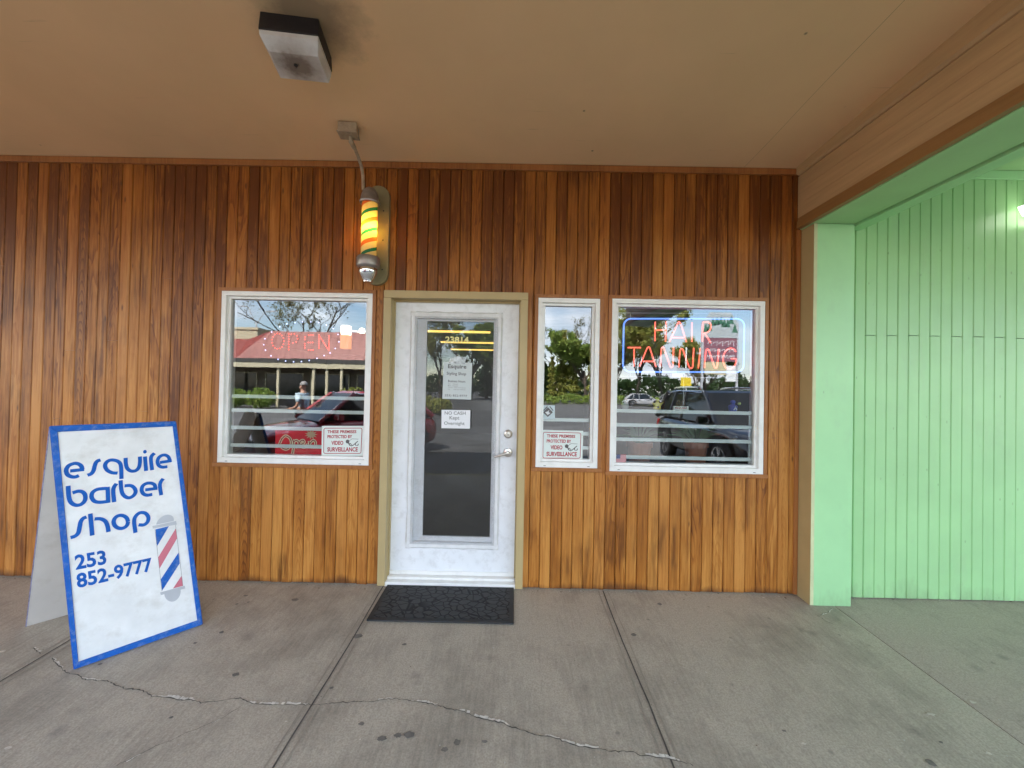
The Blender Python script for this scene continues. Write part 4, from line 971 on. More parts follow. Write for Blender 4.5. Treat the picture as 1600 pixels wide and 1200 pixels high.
# ------------------------------------------------------------------ A-frame sandwich board
sb = empty('sandwich_board', (0, 0, 0), label='white A-frame board with blue frame reading esquire barber shop', cat='sandwich board')
sEX, sEV, sN = Vector((.69637772, .71696954, .03182371)), Vector((-.17606824, .12768757, .9760614)), Vector((.6957428, -.68531056, .21515434))
sB = Vector((-2.29, -.876, -.039))
sb.matrix_world = Matrix(((sEX.x, sEV.x, sN.x, sB.x), (sEX.y, sEV.y, sN.y, sB.y), (sEX.z, sEV.z, sN.z, sB.z), (0, 0, 0, 1)))
STROKES = [[(-0.0164, 1.0394), (0.0375, 1.0389)], [(0.0303, 1.04), (0.0252, 1.0612), (0.0129, 1.0752), (-0.0033, 1.0784), (-0.0224, 1.0686), (-0.0313, 1.0463), (-0.0264, 1.0211), (-0.0124, 1.0069), (0.0027, 1.0027), (0.0169, 1.0077)], [(0.0499, 1.0043), (0.0635, 1.0095), (0.0731, 1.0247), (0.078, 1.0491), (0.0834, 1.0698), (0.0915, 1.0802), (0.1023, 1.0833)], [(0.172, 0.9958), (0.1508, 1.0009), (0.1301, 1.0184), (0.1204, 1.0448), (0.1266, 1.0664), (0.1433, 1.0765), (0.1655, 1.0709), (0.1811, 1.0551), (0.187, 1.028), (0.1878, 0.9585)], [(0.2071, 1.0808), (0.2078, 1.0447), (0.2143, 1.0157), (0.2302, 0.998), (0.2507, 0.9978), (0.2646, 1.0157), (0.2699, 1.0474), (0.2699, 1.08)], [(0.2927, 1.0768), (0.2964, 0.9878)], [(0.3238, 0.9882), (0.3196, 1.0524), (0.3238, 1.0766), (0.3372, 1.0914)], [(0.3608, 1.0297), (0.4177, 1.033)], [(0.4087, 1.0343), (0.4028, 1.0572), (0.3891, 1.0718), (0.3712, 1.0726), (0.3558, 1.0596), (0.3496, 1.0355), (0.3559, 1.0112), (0.3726, 0.9986), (0.3961, 0.9982)], [(-0.0238, 0.9581), (-0.0208, 0.8954), (-0.0124, 0.8645), (0.0051, 0.846), (0.0252, 0.8467), (0.039, 0.8643), (0.0407, 0.8921), (0.0315, 0.9126), (0.0152, 0.921), (-0.0074, 0.9167)], [(0.1301, 0.8393), (0.0979, 0.8418), (0.0769, 0.8524), (0.0655, 0.8773), (0.0693, 0.9027), (0.0878, 0.9164), (0.1145, 0.9164), (0.1308, 0.9133)], [(0.1297, 0.9227), (0.1316, 0.8306)], [(0.1557, 0.83), (0.1525, 0.8936), (0.1566, 0.9183), (0.1668, 0.935)], [(0.1838, 0.9514), (0.187, 0.8906), (0.1967, 0.8598), (0.2164, 0.8417), (0.2366, 0.8492), (0.2474, 0.8707), (0.2414, 0.8956), (0.226, 0.912), (0.2003, 0.9154)], [(0.29, 0.8741), (0.3459, 0.8729)], [(0.3373, 0.8729), (0.3323, 0.8967), (0.3179, 0.9092), (0.2967, 0.9115), (0.2798, 0.9002), (0.274, 0.8773), (0.2807, 0.8536), (0.2972, 0.8406), (0.3213, 0.8405)], [(0.3622, 0.8272), (0.3574, 0.8854), (0.3623, 0.9092), (0.374, 0.9269)], [(-0.0148, 0.6761), (0.0024, 0.6799), (0.0139, 0.694), (0.0189, 0.7229), (0.0235, 0.7521), (0.0326, 0.7673), (0.0454, 0.7722)], [(0.0599, 0.7871), (0.067, 0.665)], [(0.0763, 0.7536), (0.0999, 0.7485), (0.1184, 0.7305), (0.1272, 0.7021), (0.1312, 0.6675)], [(0.2121, 0.7032), (0.2078, 0.6855), (0.1965, 0.6748), (0.1815, 0.6737), (0.1667, 0.6826), (0.156, 0.6988), (0.1523, 0.7183), (0.1564, 0.7357), (0.1674, 0.7467), (0.1824, 0.7481), (0.1974, 0.7394), (0.2083, 0.723), (0.2121, 0.7032)], [(0.2429, 0.6322), (0.2382, 0.6966), (0.2445, 0.7261), (0.264, 0.7433), (0.2874, 0.7354), (0.3005, 0.7086), (0.2964, 0.682), (0.2802, 0.6689), (0.2569, 0.6748)]]
DOT = (0.2932, 1.1064)
Q253 = [(0.0047, 0.4985), (0.1233, 0.4919), (-0.0016, 0.579)]
Q852 = [(0.0104, 0.3992), (0.3159, 0.3909), (0.0037, 0.4793)]
POLE_BODY = [(0.329, 0.6342), (0.4247, 0.6318), (0.4495, 0.2581), (0.3518, 0.2623)]
POLE_BLUE = [[(0.3319, 0.6287), (0.3936, 0.6317), (0.337, 0.5298), (0.3326, 0.5781)], [(0.4345, 0.4613), (0.4376, 0.3949), (0.3531, 0.2649), (0.3487, 0.3323)]]
POLE_RED = [[(0.426, 0.6104), (0.4293, 0.5471), (0.3447, 0.3952), (0.3402, 0.4625)], [(0.4443, 0.319), (0.4495, 0.2581), (0.4024, 0.2594)]]
POLE_GREY = [[(0.3176, 0.6517), (0.4282, 0.6546), (0.4308, 0.632), (0.3203, 0.6364)], [(0.3441, 0.2584), (0.4573, 0.2564), (0.46, 0.2396), (0.3467, 0.2421)]]
DOME1 = [(0.3349, 0.6552), (0.4176, 0.6572), (0.3827, 0.7026), (0.3763, 0.6554)]
DOME2 = [(0.3619, 0.2429), (0.4376, 0.2398), (0.4035, 0.1848)]
INNER = [(-0.0627, 1.2638), (0.4274, 1.253), (0.5108, 0.0331), (0.0133, 0.0298)]
OUTER = [(-0.0908, 1.2966), (0.4426, 1.2826), (0.5339, -0.0001), (-0.0003, -0.0)]

OUT = [OUTER[3], OUTER[2], OUTER[1], OUTER[0]]; INN = [INNER[3], INNER[2], INNER[1], INNER[0]]
pw = lambda a, b, d: (a, b, d)
MB().prism(OUT, pw, -.013, -.001).build('front_panel', M['signwhite'], sb)
for i_ in range(4):
    j_ = (i_+1) % 4
    MB().prism([OUT[i_], OUT[j_], INN[j_], INN[i_]], pw, -.0005, .007 if i_ % 2 else .0078).build('frame_strip', M['blue'], sb, bevel=.0015)
b = MB()
for i_ in range(4):
    j_ = (i_+1) % 4; A_, B_ = Vector(OUT[i_]), Vector(OUT[j_]); nn = Vector(((B_-A_).y, -(B_-A_).x)).normalized()*.004
    b.prism([A_+nn, B_+nn, B_, A_], pw, -.014, -.0006)
b.build('panel_edge', M['blue'], sb)
b = MB(); lw = .0182
for i_, s_ in enumerate(STROKES): b.ribbon(smooth_path(s_, 6), lw, lambda p_, q_, i_=i_: (p_, q_, .0004+.00012*i_))
b.add([(DOT[0]+.0085*math.cos(2*math.pi*k/16), DOT[1]+.0115*math.sin(2*math.pi*k/16), .0005) for k in range(16)], [tuple(range(16))])
b.build('shop_name_lettering', M['letterblue'], sb, recalc=False)
b = MB()
for body, Q_ in (('253', Q253), ('852-9777', Q852)):
    o_, ux, uy = Vector(Q_[0]), Vector(Q_[1])-Vector(Q_[0]), Vector(Q_[2])-Vector(Q_[0])
    add_text(b, body, lambda p_, q_: (*(o_+ux*p_+uy*q_), .0004), .030)
b.build('phone_number', M['letterblue'], sb)
def flat(mb, poly, z): mb.add([(p_[0], p_[1], z) for p_ in poly], [tuple(range(len(poly)))])
for p_ in POLE_BLUE:
    b = MB(); flat(b, p_, .0006); b.build('painted_blue_stripe', M['blue'], sb)
for p_ in POLE_RED:
    b = MB(); flat(b, p_, .0006); b.build('painted_red_stripe', M['polered'], sb)
def dome(P_, sgn):
    a_, c_, t_ = Vector(P_[0]), Vector(P_[1]), Vector(P_[2]); m_ = (a_+c_)/2
    return [m_+(c_-a_)/2*math.cos(math.pi*k/14)+(t_-m_)*math.sin(math.pi*k/14) for k in range(15)]
for g_, d_ in ((POLE_GREY[0], DOME1), (POLE_GREY[1], DOME2)):
    b = MB(); flat(b, g_, .0010); flat(b, dome(d_, 1), .0007); b.build('painted_pole_cap', M['polegrey'], sb)
b = MB()
for A_, B_ in ((POLE_BODY[0], POLE_BODY[3]), (POLE_BODY[1], POLE_BODY[2])): b.ribbon([A_, B_], .0016, lambda p_, q_: (p_, q_, .0008))
b.build('painted_pole_outline', M['inkgrey'], sb)
# back panel, hinged at the top and leaning the other way
sBi = sb.matrix_world.inverted()
tlw, trw = sb.matrix_world @ Vector((OUT[3][0], OUT[3][1], -.014)), sb.matrix_world @ Vector((OUT[2][0], OUT[2][1], -.014))
blw = Vector((-2.959, -.542, SL*-.542+.002)); brw = blw+(sB+sEX*.534-sB); brw.z = SL*brw.y+.002
nb_ = (brw-blw).cross(tlw-blw).normalized()*.012
b = MB(); b.hexa([sBi @ q for q in (blw, brw, brw+nb_, blw+nb_, tlw, trw, trw+nb_, tlw+nb_)]); b.build('back_panel', M['signback'], sb)
b = MB()
ew = (blw-brw).normalized()*.005
b.hexa([sBi @ q for q in (blw+ew*.05, blw+ew, blw+ew+nb_*1.1, blw+ew*.05+nb_*1.1, tlw+ew*.05, tlw+ew, tlw+ew+nb_*1.1, tlw+ew*.05+nb_*1.1)]); b.build('back_edge', paint('worn_edge', (.30, .30, .46), .6, .4, 30), sb)
b = MB()
for f_ in (.15, .85): 
    b = MB(); q = tlw.lerp(trw, f_); b.tube([sBi @ (q-sEX*.04), sBi @ (q+sEX*.04)], .008, 8); b.build('hinge', M['nickel'], sb)


# ================================================================== ACROSS THE PARKING LOT (seen in the window glass)
def leaf_mat(name, c1, c2, c3):
    t = NT(name); co = t.coord()
    c = t.ramp(t.noise(co, .9, 4, .6), [(.3, c1), (.5, c2), (.7, c3)]); c = t.mix(t.ramp(t.noise(co, 7, 2), [(.4, 0), (.7, .5)]), c, tuple(x*.5 for x in c1))
    t.base(c); t.rough(.55); t.p.inputs['Specular IOR Level'].default_value = .3
    tl = t.new('ShaderNodeBsdfTranslucent'); t.link(c, tl.inputs[0]); m = t.new('ShaderNodeMixShader'); m.inputs[0].default_value = .45
    t.link(t.p.outputs[0], m.inputs[1]); t.link(tl.outputs[0], m.inputs[2]); t.link(m.outputs[0], t.out.inputs[0]); return t.mat
bark = paint('bark', (.085, .065, .05), .9, .3, 6, bump=.3)
LM = {'spring': leaf_mat('leaf_spring', (.29, .33, .07), (.40, .41, .10), (.44, .35, .11)), 'green': leaf_mat('leaf_green', (.17, .27, .055), (.26, .36, .075), (.38, .42, .10)),
      'dark': leaf_mat('leaf_dark', (.03, .065, .02), (.05, .10, .03), (.08, .13, .04)), 'bare': leaf_mat('leaf_sparse', (.20, .18, .08), (.24, .22, .10), (.20, .24, .08))}
def leaf(mb, p, r, rn):
    a = Vector((rn.gauss(0, 1), rn.gauss(0, 1), rn.gauss(0, .7))).normalized(); b = a.orthogonal().normalized(); b.rotate(Matrix.Rotation(rn.uniform(0, 6.3), 3, a)); c = a.cross(b)
    mb.add([p-b*r, p+c*r*.55, p+b*r, p-c*r*.55], [(0, 1, 2, 3)])
def tree(name, seed, H, spread, leaves, lr_, lmat, label, trunk_r=.22, levels=4, low=.22, upright=.5):
    rn = random.Random(seed); T, Lf = MB(), MB(); tips = []
    def grow(p, d, L, r, lv):
        pts = [p]; q = p
        for k in range(3):
            d = (d+Vector((rn.gauss(0, .13), rn.gauss(0, .13), rn.gauss(.03, .08)))).normalized(); q = q+d*L/3; pts.append(q)
            if lv >= 2: tips.append((q, L))
        T.tube(pts, [r, r*.88, r*.76, r*.62], 5 if lv else 8, cap=False)
        if lv < levels:
            for k in range(rn.choice((2, 3, 3)) + (2 if lv == 0 else 0)):
                f = rn.uniform(.45, 1); o = pts[0].lerp(pts[-1], f) if f < .95 else pts[-1]
                az = rn.uniform(0, 6.283); s = Vector((math.cos(az), math.sin(az), 0))*spread
                grow(o, (d*upright+s+Vector((0, 0, .25))).normalized(), L*rn.uniform(.55, .78), r*.56, lv+1)
    grow(Vector((0, 0, -.2)), Vector((0, 0, 1)), H*(low+.16), trunk_r, 0)
    for k in range(leaves):
        q, L = rn.choice(tips); leaf(Lf, q+Vector((rn.gauss(0, .22), rn.gauss(0, .22), rn.gauss(0, .2)))*L*.8, lr_*rn.uniform(.6, 1.4), rn)
    e_ = empty(name, label=label, cat='tree', group='trees across the parking lot')
    T.build('trunk', bark, e_, recalc=False); Lf.build('crown', LM[lmat], e_, recalc=False)
    zs = max(v[2] for v in T.v); e_.scale = (H/zs,)*3
    return e_
def conifer(seed, H, r, label, mat='dark', n=2600, name='conifer_tree', power=.9):
    rn = random.Random(seed); T, Lf = MB(), MB(); T.tube([(0, 0, -.2), (0, 0, H*.5), (0, 0, H)], [.2, .12, .02], 7)
    for k in range(n):
        z = H*(.06+.94*rn.random()**1.15); rr = r*max(.04, (1-z/H))**power*(.75+.35*math.sin(z*4.7+seed))*rn.random()**.45; a = rn.uniform(0, 6.283)
        leaf(Lf, Vector((rr*math.cos(a), rr*math.sin(a), z-rr*.22)), .20*rn.uniform(.6, 1.4), rn)
    e_ = empty(name, label=label, cat='tree', group='trees across the parking lot'); T.build('trunk', bark, e_); Lf.build('crown', LM[mat], e_, recalc=False); return e_
def put(e_, x, y, rz=0, s=1.0, z=LOT):
    e_.location = (x, y, z); e_.rotation_euler = (0, 0, rz); e_.scale = tuple(c_*s for c_ in e_.scale); return e_
def again(e_, x, y, rz, s, label):
    c_ = copy_tree(e_); c_['label'] = label; return put(c_, x, y, rz, s)
tA = put(tree('bare_tree', 5, 17, .75, 5200, .07, 'bare', 'tall spreading bare tree rising behind the long red roof', .13, 6, .14, .8), -21, -42)
tB = put(tree('spring_tree', 9, 14, .62, 13000, .085, 'spring', 'broad tree with yellowish spring leaves behind the neon sign reflection', .13, 6, .14, .8), 16, -48)
tC = put(tree('green_tree', 14, 10, .6, 13000, .10, 'green', 'rounded fresh green tree in the middle of the narrow window reflection', .18, 5, .12, .7), 9.8, -53)
pp = put(conifer(3, 10.5, 1.3, 'slim upright poplar beside the rounded green tree', 'spring', 2200, 'poplar_tree', .35), 7.1, -55)
again(pp, 8.5, -54, 1.0, .93, 'second upright poplar, just right of the slim one')
again(pp, 11.2, -52, 2.3, .98, 'third upright poplar beside the right edge of the narrow window')
again(pp, 5.4, -54, 4.0, .62, 'short poplar between the dark conifer and the slim poplar')
k1 = put(conifer(1, 8.2, 1.7, 'dark pointed conifer at the left of the narrow window reflection'), 4.1, -55)
again(k1, 5.6, -60, 1.2, .72, 'small dark conifer just right of the pointed conifer')
again(tC, 12.6, -56, 2.0, 1.0, 'fresh green tree at the right of the narrow window reflection')
again(tC, 6.2, -57, 4.0, .62, 'low green tree under the poplar')
again(tA, 10.5, -68, 1.0, .9, 'hazy bare tree towering behind the poplar')
again(tB, 20.5, -52, 2.2, .95, 'spring tree just left of the tall white pole sign')
again(tB, 26.5, -55, 3.6, .72, 'smaller spring tree right of the tall white pole sign')
again(k1, 32.5, -56, .4, 1.15, 'dark conifer at the right end of the row')
again(tC, 29.5, -58, .9, .85, 'green tree between the small spring tree and the last conifer')
again(tB, 12.5, -47, 5.1, .82, 'spring tree nearest the narrow window side of the row')
again(tC, -2.5, -52, 1.4, 1.15, 'green tree reflected in the right half of the door')
again(tC, -6.5, -56, 3.4, 1.25, 'green tree reflected in the middle of the door')
again(k1, -4.5, -62, 2.4, 1.6, 'tall dark conifer reflected in the door')
again(tB, -9.8, -50, .3, .95, 'spring tree past the end of the red roof')
again(k1, 1.2, -58, 4.4, 1.3, 'dark conifer right of the door reflection')
wd = MB(); rn = random.Random(21)
for k in range(17000):
    x = rn.uniform(-75, 75); hgt = 4.2+2.6*mnoise.noise(Vector((x*.12, 0, 3)))+1.2*mnoise.noise(Vector((x*.5, 2, 3))); leaf(wd, Vector((x, -80+rn.gauss(0, 1.5), LOT+hgt*rn.random()**.6)), .42*rn.uniform(.6, 1.3), rn)
tag(wd.build('woodland', LM['dark'], recalc=False), 'far dark line of woodland beyond the parking lot', 'woodland', kind='stuff')
hd_ = MB()
for k in range(5200):
    x = rn.uniform(3, 40); leaf(hd_, Vector((x, -45.5+rn.gauss(0, .8)-.08*x, LOT+(1.05+.5*mnoise.noise(Vector((x*.5, 1, 1))))*rn.random()**.7)), .16*rn.uniform(.6, 1.3), rn)
tag(hd_.build('hedge', LM['green'], recalc=False), 'low clipped hedge along the far kerb of the lot', 'hedge')
def shrub(x, y, r, label, mat='green'):
    rn = random.Random(int(x*10)); b_ = MB()
    for k in range(700):
        v = Vector((rn.gauss(0, 1), rn.gauss(0, 1), rn.gauss(0, 1))).normalized()*r*rn.random()**.4; leaf(b_, Vector((v.x, v.y, r*.75+v.z*.75)), .11, rn)
    e_ = empty('shrub', (x, y, LOT), label=label, cat='shrub', group='shrubs before the red roofed building'); b_.build('foliage', LM[mat], e_, recalc=False)
    MB().tube([(0, 0, -.05), (0, 0, r)], .06, 6).build('stem', bark, e_)
shrub(-20.2, -25.5, .9, 'round green shrub nearest the left end of the red roofed building')
shrub(-18.2, -25.3, 1.0, 'larger round green shrub second along the red roofed building')
shrub(-11.6, -25.4, 1.1, 'spiky yellowish shrub before the right part of the red roofed building', 'spring')
shrub(-5.6, -22.5, .8, 'yellowish green shrub in the island reflected in the door', 'spring')
shrub(-4.6, -22.0, .7, 'second yellowish shrub in the island reflected in the door', 'spring')

rb = empty('red_roofed_building', (0, 0, LOT), label='long low shop building with sloping red metal roof across the lot', cat='building')
redm = paint('red_metal_roof', (.21, .032, .018), .45, .08, 2); beige = paint('beige_fascia', (.50, .44, .30), .6, .08, 3)
L0 = -LOT
b = MB()
def mans(x0, x1, zt): b.hexa([(x0, -26.6, 3.4+L0), (x1, -26.6, 3.4+L0), (x1, -36, 3.4+L0), (x0, -36, 3.4+L0), (x0, -28, zt+L0), (x1, -28, zt+L0), (x1, -35, zt+L0), (x0, -35, zt+L0)])
mans(-34, -21.0, 4.95); mans(-19.2, -9.2, 5.65)
b.hexa([(-21, -26.6, 3.4+L0), (-19.2, -26.6, 3.4+L0), (-19.2, -36, 3.4+L0), (-21, -36, 3.4+L0), (-21, -28, 4.95+L0), (-19.2, -28, 5.65+L0), (-19.2, -35, 5.65+L0), (-21, -35, 4.95+L0)])
roof = b.build('roof', redm, rb)
b = MB(); b.tube([(-23.6, -27.2, 4.05+L0), (-23.6, -27.2, 4.45+L0)], .14, 8); b.box(-23.9, -23.3, -27.5, -26.9, 4.45+L0, 4.75+L0); b.build('roof_vent', beige, roof)
b = MB()
for x in [-33.6+.6*k for k in range(41)]:
    zt = 4.95 if x < -21 else 5.65 if x > -19.2 else 4.95+.7*(x+21)/1.8
    b.tube([(x, -26.57, 3.42+L0), (x, -27.97, zt+.02+L0)], .008, 4)
b.build('roof_seams', redm, roof)
MB().box(-34, -9.2, -26.75, -26.6, 3.12+L0, 3.39+L0).build('gutter', paint('gutter_dark', (.05, .045, .04), .6), rb)
MB().box(-34, -9.2, -26.9, -26.65, 2.72+L0, 3.115+L0).build('fascia', beige, rb)
MB().box(-34, -9.2, -36, -29.6, 0, 3.38+L0).build('wall', paint('far_wall', (.16, .13, .10), .8), rb)
MB().box(-34, -9.2, -29.58, -26.7, 3.0+L0, 3.11+L0).build('porch_ceiling', paint('porch_dark', (.14, .12, .10), .8), rb)
dkg = paint('far_window', (.015, .018, .02), .08)
for x in (-32, -28.2, -24.4, -20.6, -16.8, -13.0):
    f_ = MB(); ring(f_, x, x+3.2, .5, 2.7, .08, -29.59, -29.5); fo = f_.build('window', beige, rb); MB().box(x+.08, x+3.12, -29.595, -29.56, .58, 2.62).build('pane', dkg, fo)
for x in (-30.5, -24, -17.9, -15.2, -14.2, -13.1, -9.6): MB().box(x-.09, x+.09, -26.95, -26.77, 0, 2.72+L0).build('post', beige, rb)
gb = empty('cream_building', (0, 0, LOT), label='cream block with dark side wall rising behind the left end of the red roof', cat='building')
MB().box(-31, -26.2, -44, -37, 0, 7.2).build('wall', beige, gb); MB().box(-26.19, -24.2, -43.5, -37.5, 0, 6.6).build('stair_block', paint('olive_wall', (.20, .20, .15), .8), gb); MB().box(-31.1, -26.1, -44.1, -36.9, 7.21, 7.45).build('parapet', beige, gb)
sl_ = empty('street_lamp', (-29.6, -42, LOT), label='tall double armed parking lot lamp behind the red roof', cat='street lamp')
b = MB(); b.tube([(0, 0, 0), (0, 0, 8.6)], [.13, .08], 8); b.build('pole', M['polegrey'], sl_)
for s, zt in ((-1, 10.6), (1, 10.1)):
    MB().tube(smooth_path([(0, 0, 8.55), (s*.45, 0, 9.3), (s*1.0, 0, zt-.12), (s*1.5, 0, zt)], 4), .05, 6).build('arm', M['polegrey'], sl_)
    MB().hexa([(s*1.45, -.15, zt-.1), (s*2.3, -.12, zt-.02), (s*2.3, .12, zt-.02), (s*1.45, .15, zt-.1), (s*1.45, -.12, zt+.08), (s*2.3, -.1, zt+.06), (s*2.3, .1, zt+.06), (s*1.45, .12, zt+.08)]).build('lamp_head', M['polegrey'], sl_)
ps = empty('pole_sign', (20.7, -37, LOT), label='tall white roadside pole sign with tree emblem and red name panel', cat='pole sign')
b = MB()
for s in (-1.75, 1.75): b.box(s-.09, s+.09, -.09, .09, 0, 8.9)
b.build('post', M['polegrey'], ps)
b = MB(); b.prism([(-1.66, 7.3), (1.66, 7.3), (1.66, 9.0), (1.0, 9.9), (-1.0, 9.9), (-1.66, 9.0)], lambda a, c_, d: (a, d, c_), -.12, .12); b.build('emblem_panel', paint('emblem_pale', (.42, .46, .47), .5), ps)
b = MB(); rn = random.Random(3)
for k in range(9):
    x = -1.5+k*.37; z = 8.4+rn.uniform(-.2, .2)+(.7 if abs(x) < 1.1 else .1); b.add([(x-.3, .123, z-.55), (x+.3, .123, z-.55), (x, .123, z+.35)], [(0, 1, 2)])
b.build('tree_emblem', paint('emblem_green', (.05, .16, .10), .6), ps)
MB().box(-1.66, 1.66, -.12, .12, 4.9, 7.27).build('name_panel', paint('name_mauve', (.24, .10, .13), .5), ps)
b = MB(); rn = random.Random(8)
for row, (z, h_, n_) in enumerate(((6.45, .55, 5), (5.85, .32, 6), (5.2, .34, 9))):
    for k in range(n_):
        x = -1.4+2.8*(k+.1)/n_; w_ = 2.8/n_*.7
        b.ribbon([(x, z), (x, z+h_), (x+w_*rn.uniform(.6, 1), z+h_*rn.uniform(.5, 1)), (x+w_, z+h_*.4)], .07, lambda a, c_: (-a, .123+.0004*k, c_))
b.build('lettering', M['paper'], ps)
MB().box(-1.5, .6, -.1, .1, 3.6, 4.85).build('tenant_panel', paint('tenant_yellow', (.55, .48, .30), .5), ps); MB().box(.65, 1.6, -.1, .1, 2.9, 4.5).build('tenant_panel_small', M['paper'], ps)
rs = empty('road_sign', (16.9, -36, LOT), label='thin white pole with a yellow square sign left of the pole sign', cat='road sign')
MB().tube([(0, 0, 0), (0, 0, 6.2)], .06, 8).build('post', M['white'], rs); MB().box(-.55, .45, .07, .1, 2.3, 3.2).build('sign_plate', paint('sign_yellow', (.75, .55, .03), .5), rs); MB().box(-.9, .3, .07, .1, 3.6, 4.1).build('upper_plate', M['polegrey'], rs)

# vehicles
rubber_ = paint('tyre', (.012, .012, .013), .7)
alloy = paint('alloy', (.62, .62, .64), .18, .03, 5, metal=1); autoglass = paint('car_glass', (.012, .016, .018), .04, .05, 3); chromec = paint('car_chrome', (.7, .7, .7), .1, .02, 3, metal=1)
lampc = paint('headlamp', (.6, .62, .65), .08); tail = paint('tail_lamp', (.35, .01, .01), .15)
def car(name, paintmat, L, Wd, Hh_, wb, wr, suv, label, cat, group=None):
    e_ = empty(name, label=label, cat=cat, group=group); hw = Wd/2; f = L/2; gc = .24 if suv else .17; belt = Hh_*.60; hood = Hh_*(.60 if suv else .56)
    st_ = [(-f, gc+.22, belt*.80, .80), (-f+.10, gc+.02, belt*.97, .90), (-f+.5, gc, belt*1.0, .97), (-f+1.2, gc, belt, 1), (0, gc, belt, 1), (f-1.55, gc, belt*.99, 1), (f-1.1, gc, hood, .985), (f-.5, gc, hood*.93, .95), (f-.14, gc+.02, hood*.82, .86), (f, gc+.16, hood*.62, .74)]
    b_ = MB(); n_ = 12; vs = []
    for x, z0, z1, k in st_:
        w_ = hw*k; m_ = (z0+z1)/2
        half = [(0, z0), (w_*.80, z0), (w_*.97, z0+.10), (w_, m_), (w_*.975, z1-.10), (w_*.86, z1-.01), (0, z1+.035)]
        ringp = half + [(-y_, z_) for y_, z_ in half[-2:0:-1]]; vs += [(x, y_, z_) for y_, z_ in ringp]
    n_ = len(ringp); fs = [(i_*n_+k, i_*n_+(k+1) % n_, (i_+1)*n_+(k+1) % n_, (i_+1)*n_+k) for i_ in range(len(st_)-1) for k in range(n_)]
    fs += [tuple(range(n_-1, -1, -1)), tuple((len(st_)-1)*n_+k for k in range(n_))]
    b_.add(vs, fs); body = b_.build('body', paintmat, e_, smooth=True); md = body.modifiers.new('sub', 'SUBSURF'); md.levels = 2; md.render_levels = 2
    # greenhouse
    rb_, fb_, rt_, ft_ = (-f+.12, f-1.28, -f+.55, f-2.15) if suv else (-f+.22, f-1.18, -f+.95, f-2.05)
    bw, tw_ = hw*.88, hw*.68; zb, zt = belt-.03, Hh_-.05
    G_ = MB(); G_.hexa([(rb_, -bw, zb), (fb_, -bw*.96, zb), (fb_, bw*.96, zb), (rb_, bw, zb), (rt_, -tw_, zt), (ft_, -tw_, zt), (ft_, tw_, zt), (rt_, tw_, zt)]); G_.build('windows', autoglass, e_, bevel=.03)
    R_ = MB(); R_.hexa([(rt_-.08, -tw_-.03, zt-.05), (ft_+.06, -tw_-.03, zt-.05), (ft_+.06, tw_+.03, zt-.05), (rt_-.08, tw_+.03, zt-.05), (rt_+.1, -tw_+.08, zt+.05), (ft_-.2, -tw_+.08, zt+.05), (ft_-.2, tw_-.08, zt+.05), (rt_+.1, tw_-.08, zt+.05)]); R_.build('roof', paintmat, e_, bevel=.03)
    P_ = MB()
    for s in (-1, 1):
        P_.tube([(fb_-.02, s*bw*.96, zb), (ft_+.02, s*(tw_+.01), zt)], .045, 6); P_.tube([(rb_+.02, s*bw, zb), (rt_, s*(tw_+.01), zt)], .075, 6)
        xm = (fb_+rb_)/2-.1; P_.tube([(xm, s*bw*.985, zb), (xm-.05, s*(tw_+.005), zt)], .04, 6); xq = rb_+(.85 if suv else .75); P_.tube([(xq, s*bw*.99, zb), (xq+.1, s*(tw_+.005), zt)], .045, 6)
    P_.build('pillars', paintmat, e_, smooth=True)
    C_ = MB()
    for s in (-1, 1): C_.tube(smooth_path([(fb_-.1, s*(bw*.975), zb+.045), (ft_+.02, s*(tw_+.025), zt-.02), (0, s*(tw_+.025), zt-.01), (rt_+.1, s*(tw_+.025), zt-.03), (rb_+.35, s*(bw*.99), zb+.05)], 5), .018, 5)
    if suv:
        for s in (-1, 1): C_.tube(smooth_path([(ft_-.2, s*(tw_-.02), zt+.03), (ft_-.35, s*(tw_-.02), zt+.11), (rt_+.5, s*(tw_-.02), zt+.11), (rt_+.3, s*(tw_-.02), zt+.03)], 4), .03, 6)
    C_.build('window_trim', chromec, e_, smooth=True)
    for s in (-1, 1):
        m_ = MB(); m_.hexa([(fb_-.52, s*bw, zb+.05), (fb_-.28, s*bw, zb+.05), (fb_-.30, s*(bw+.24), zb+.03), (fb_-.44, s*(bw+.24), zb+.03), (fb_-.52, s*bw, zb+.16), (fb_-.30, s*bw, zb+.16), (fb_-.32, s*(bw+.24), zb+.2), (fb_-.44, s*(bw+.24), zb+.2)]); m_.build('side_mirror', paintmat, e_, bevel=.03)
        h_ = MB(); h_.hexa([(f-.50, s*hw*.91, hood*.70), (f-.12, s*hw*.60, hood*.62), (f-.16, s*hw*.52, hood*.62), (f-.52, s*hw*.84, hood*.70), (f-.56, s*hw*.93, hood*.86), (f-.15, s*hw*.66, hood*.76), (f-.22, s*hw*.5, hood*.78), (f-.58, s*hw*.82, hood*.88)]); h_.build('headlight', lampc, e_, bevel=.02)
        t_ = MB(); t_.hexa([(-f+.03, s*hw*.62, belt*.72), (-f+.22, s*hw*.93, belt*.72), (-f+.26, s*hw*.80, belt*.72), (-f+.10, s*hw*.6, belt*.72), (-f+.05, s*hw*.62, belt*.9), (-f+.24, s*hw*.93, belt*.9), (-f+.3, s*hw*.8, belt*.9), (-f+.14, s*hw*.6, belt*.9)]); t_.build('tail_light', tail, e_, bevel=.02)
        dh = MB()
        for x in (.35, -.65): dh.box(x, x+.2, s*hw*1.0-.02, s*hw*1.0+.02, belt-.18, belt-.15)
        dh.build('door_handle', chromec, e_)
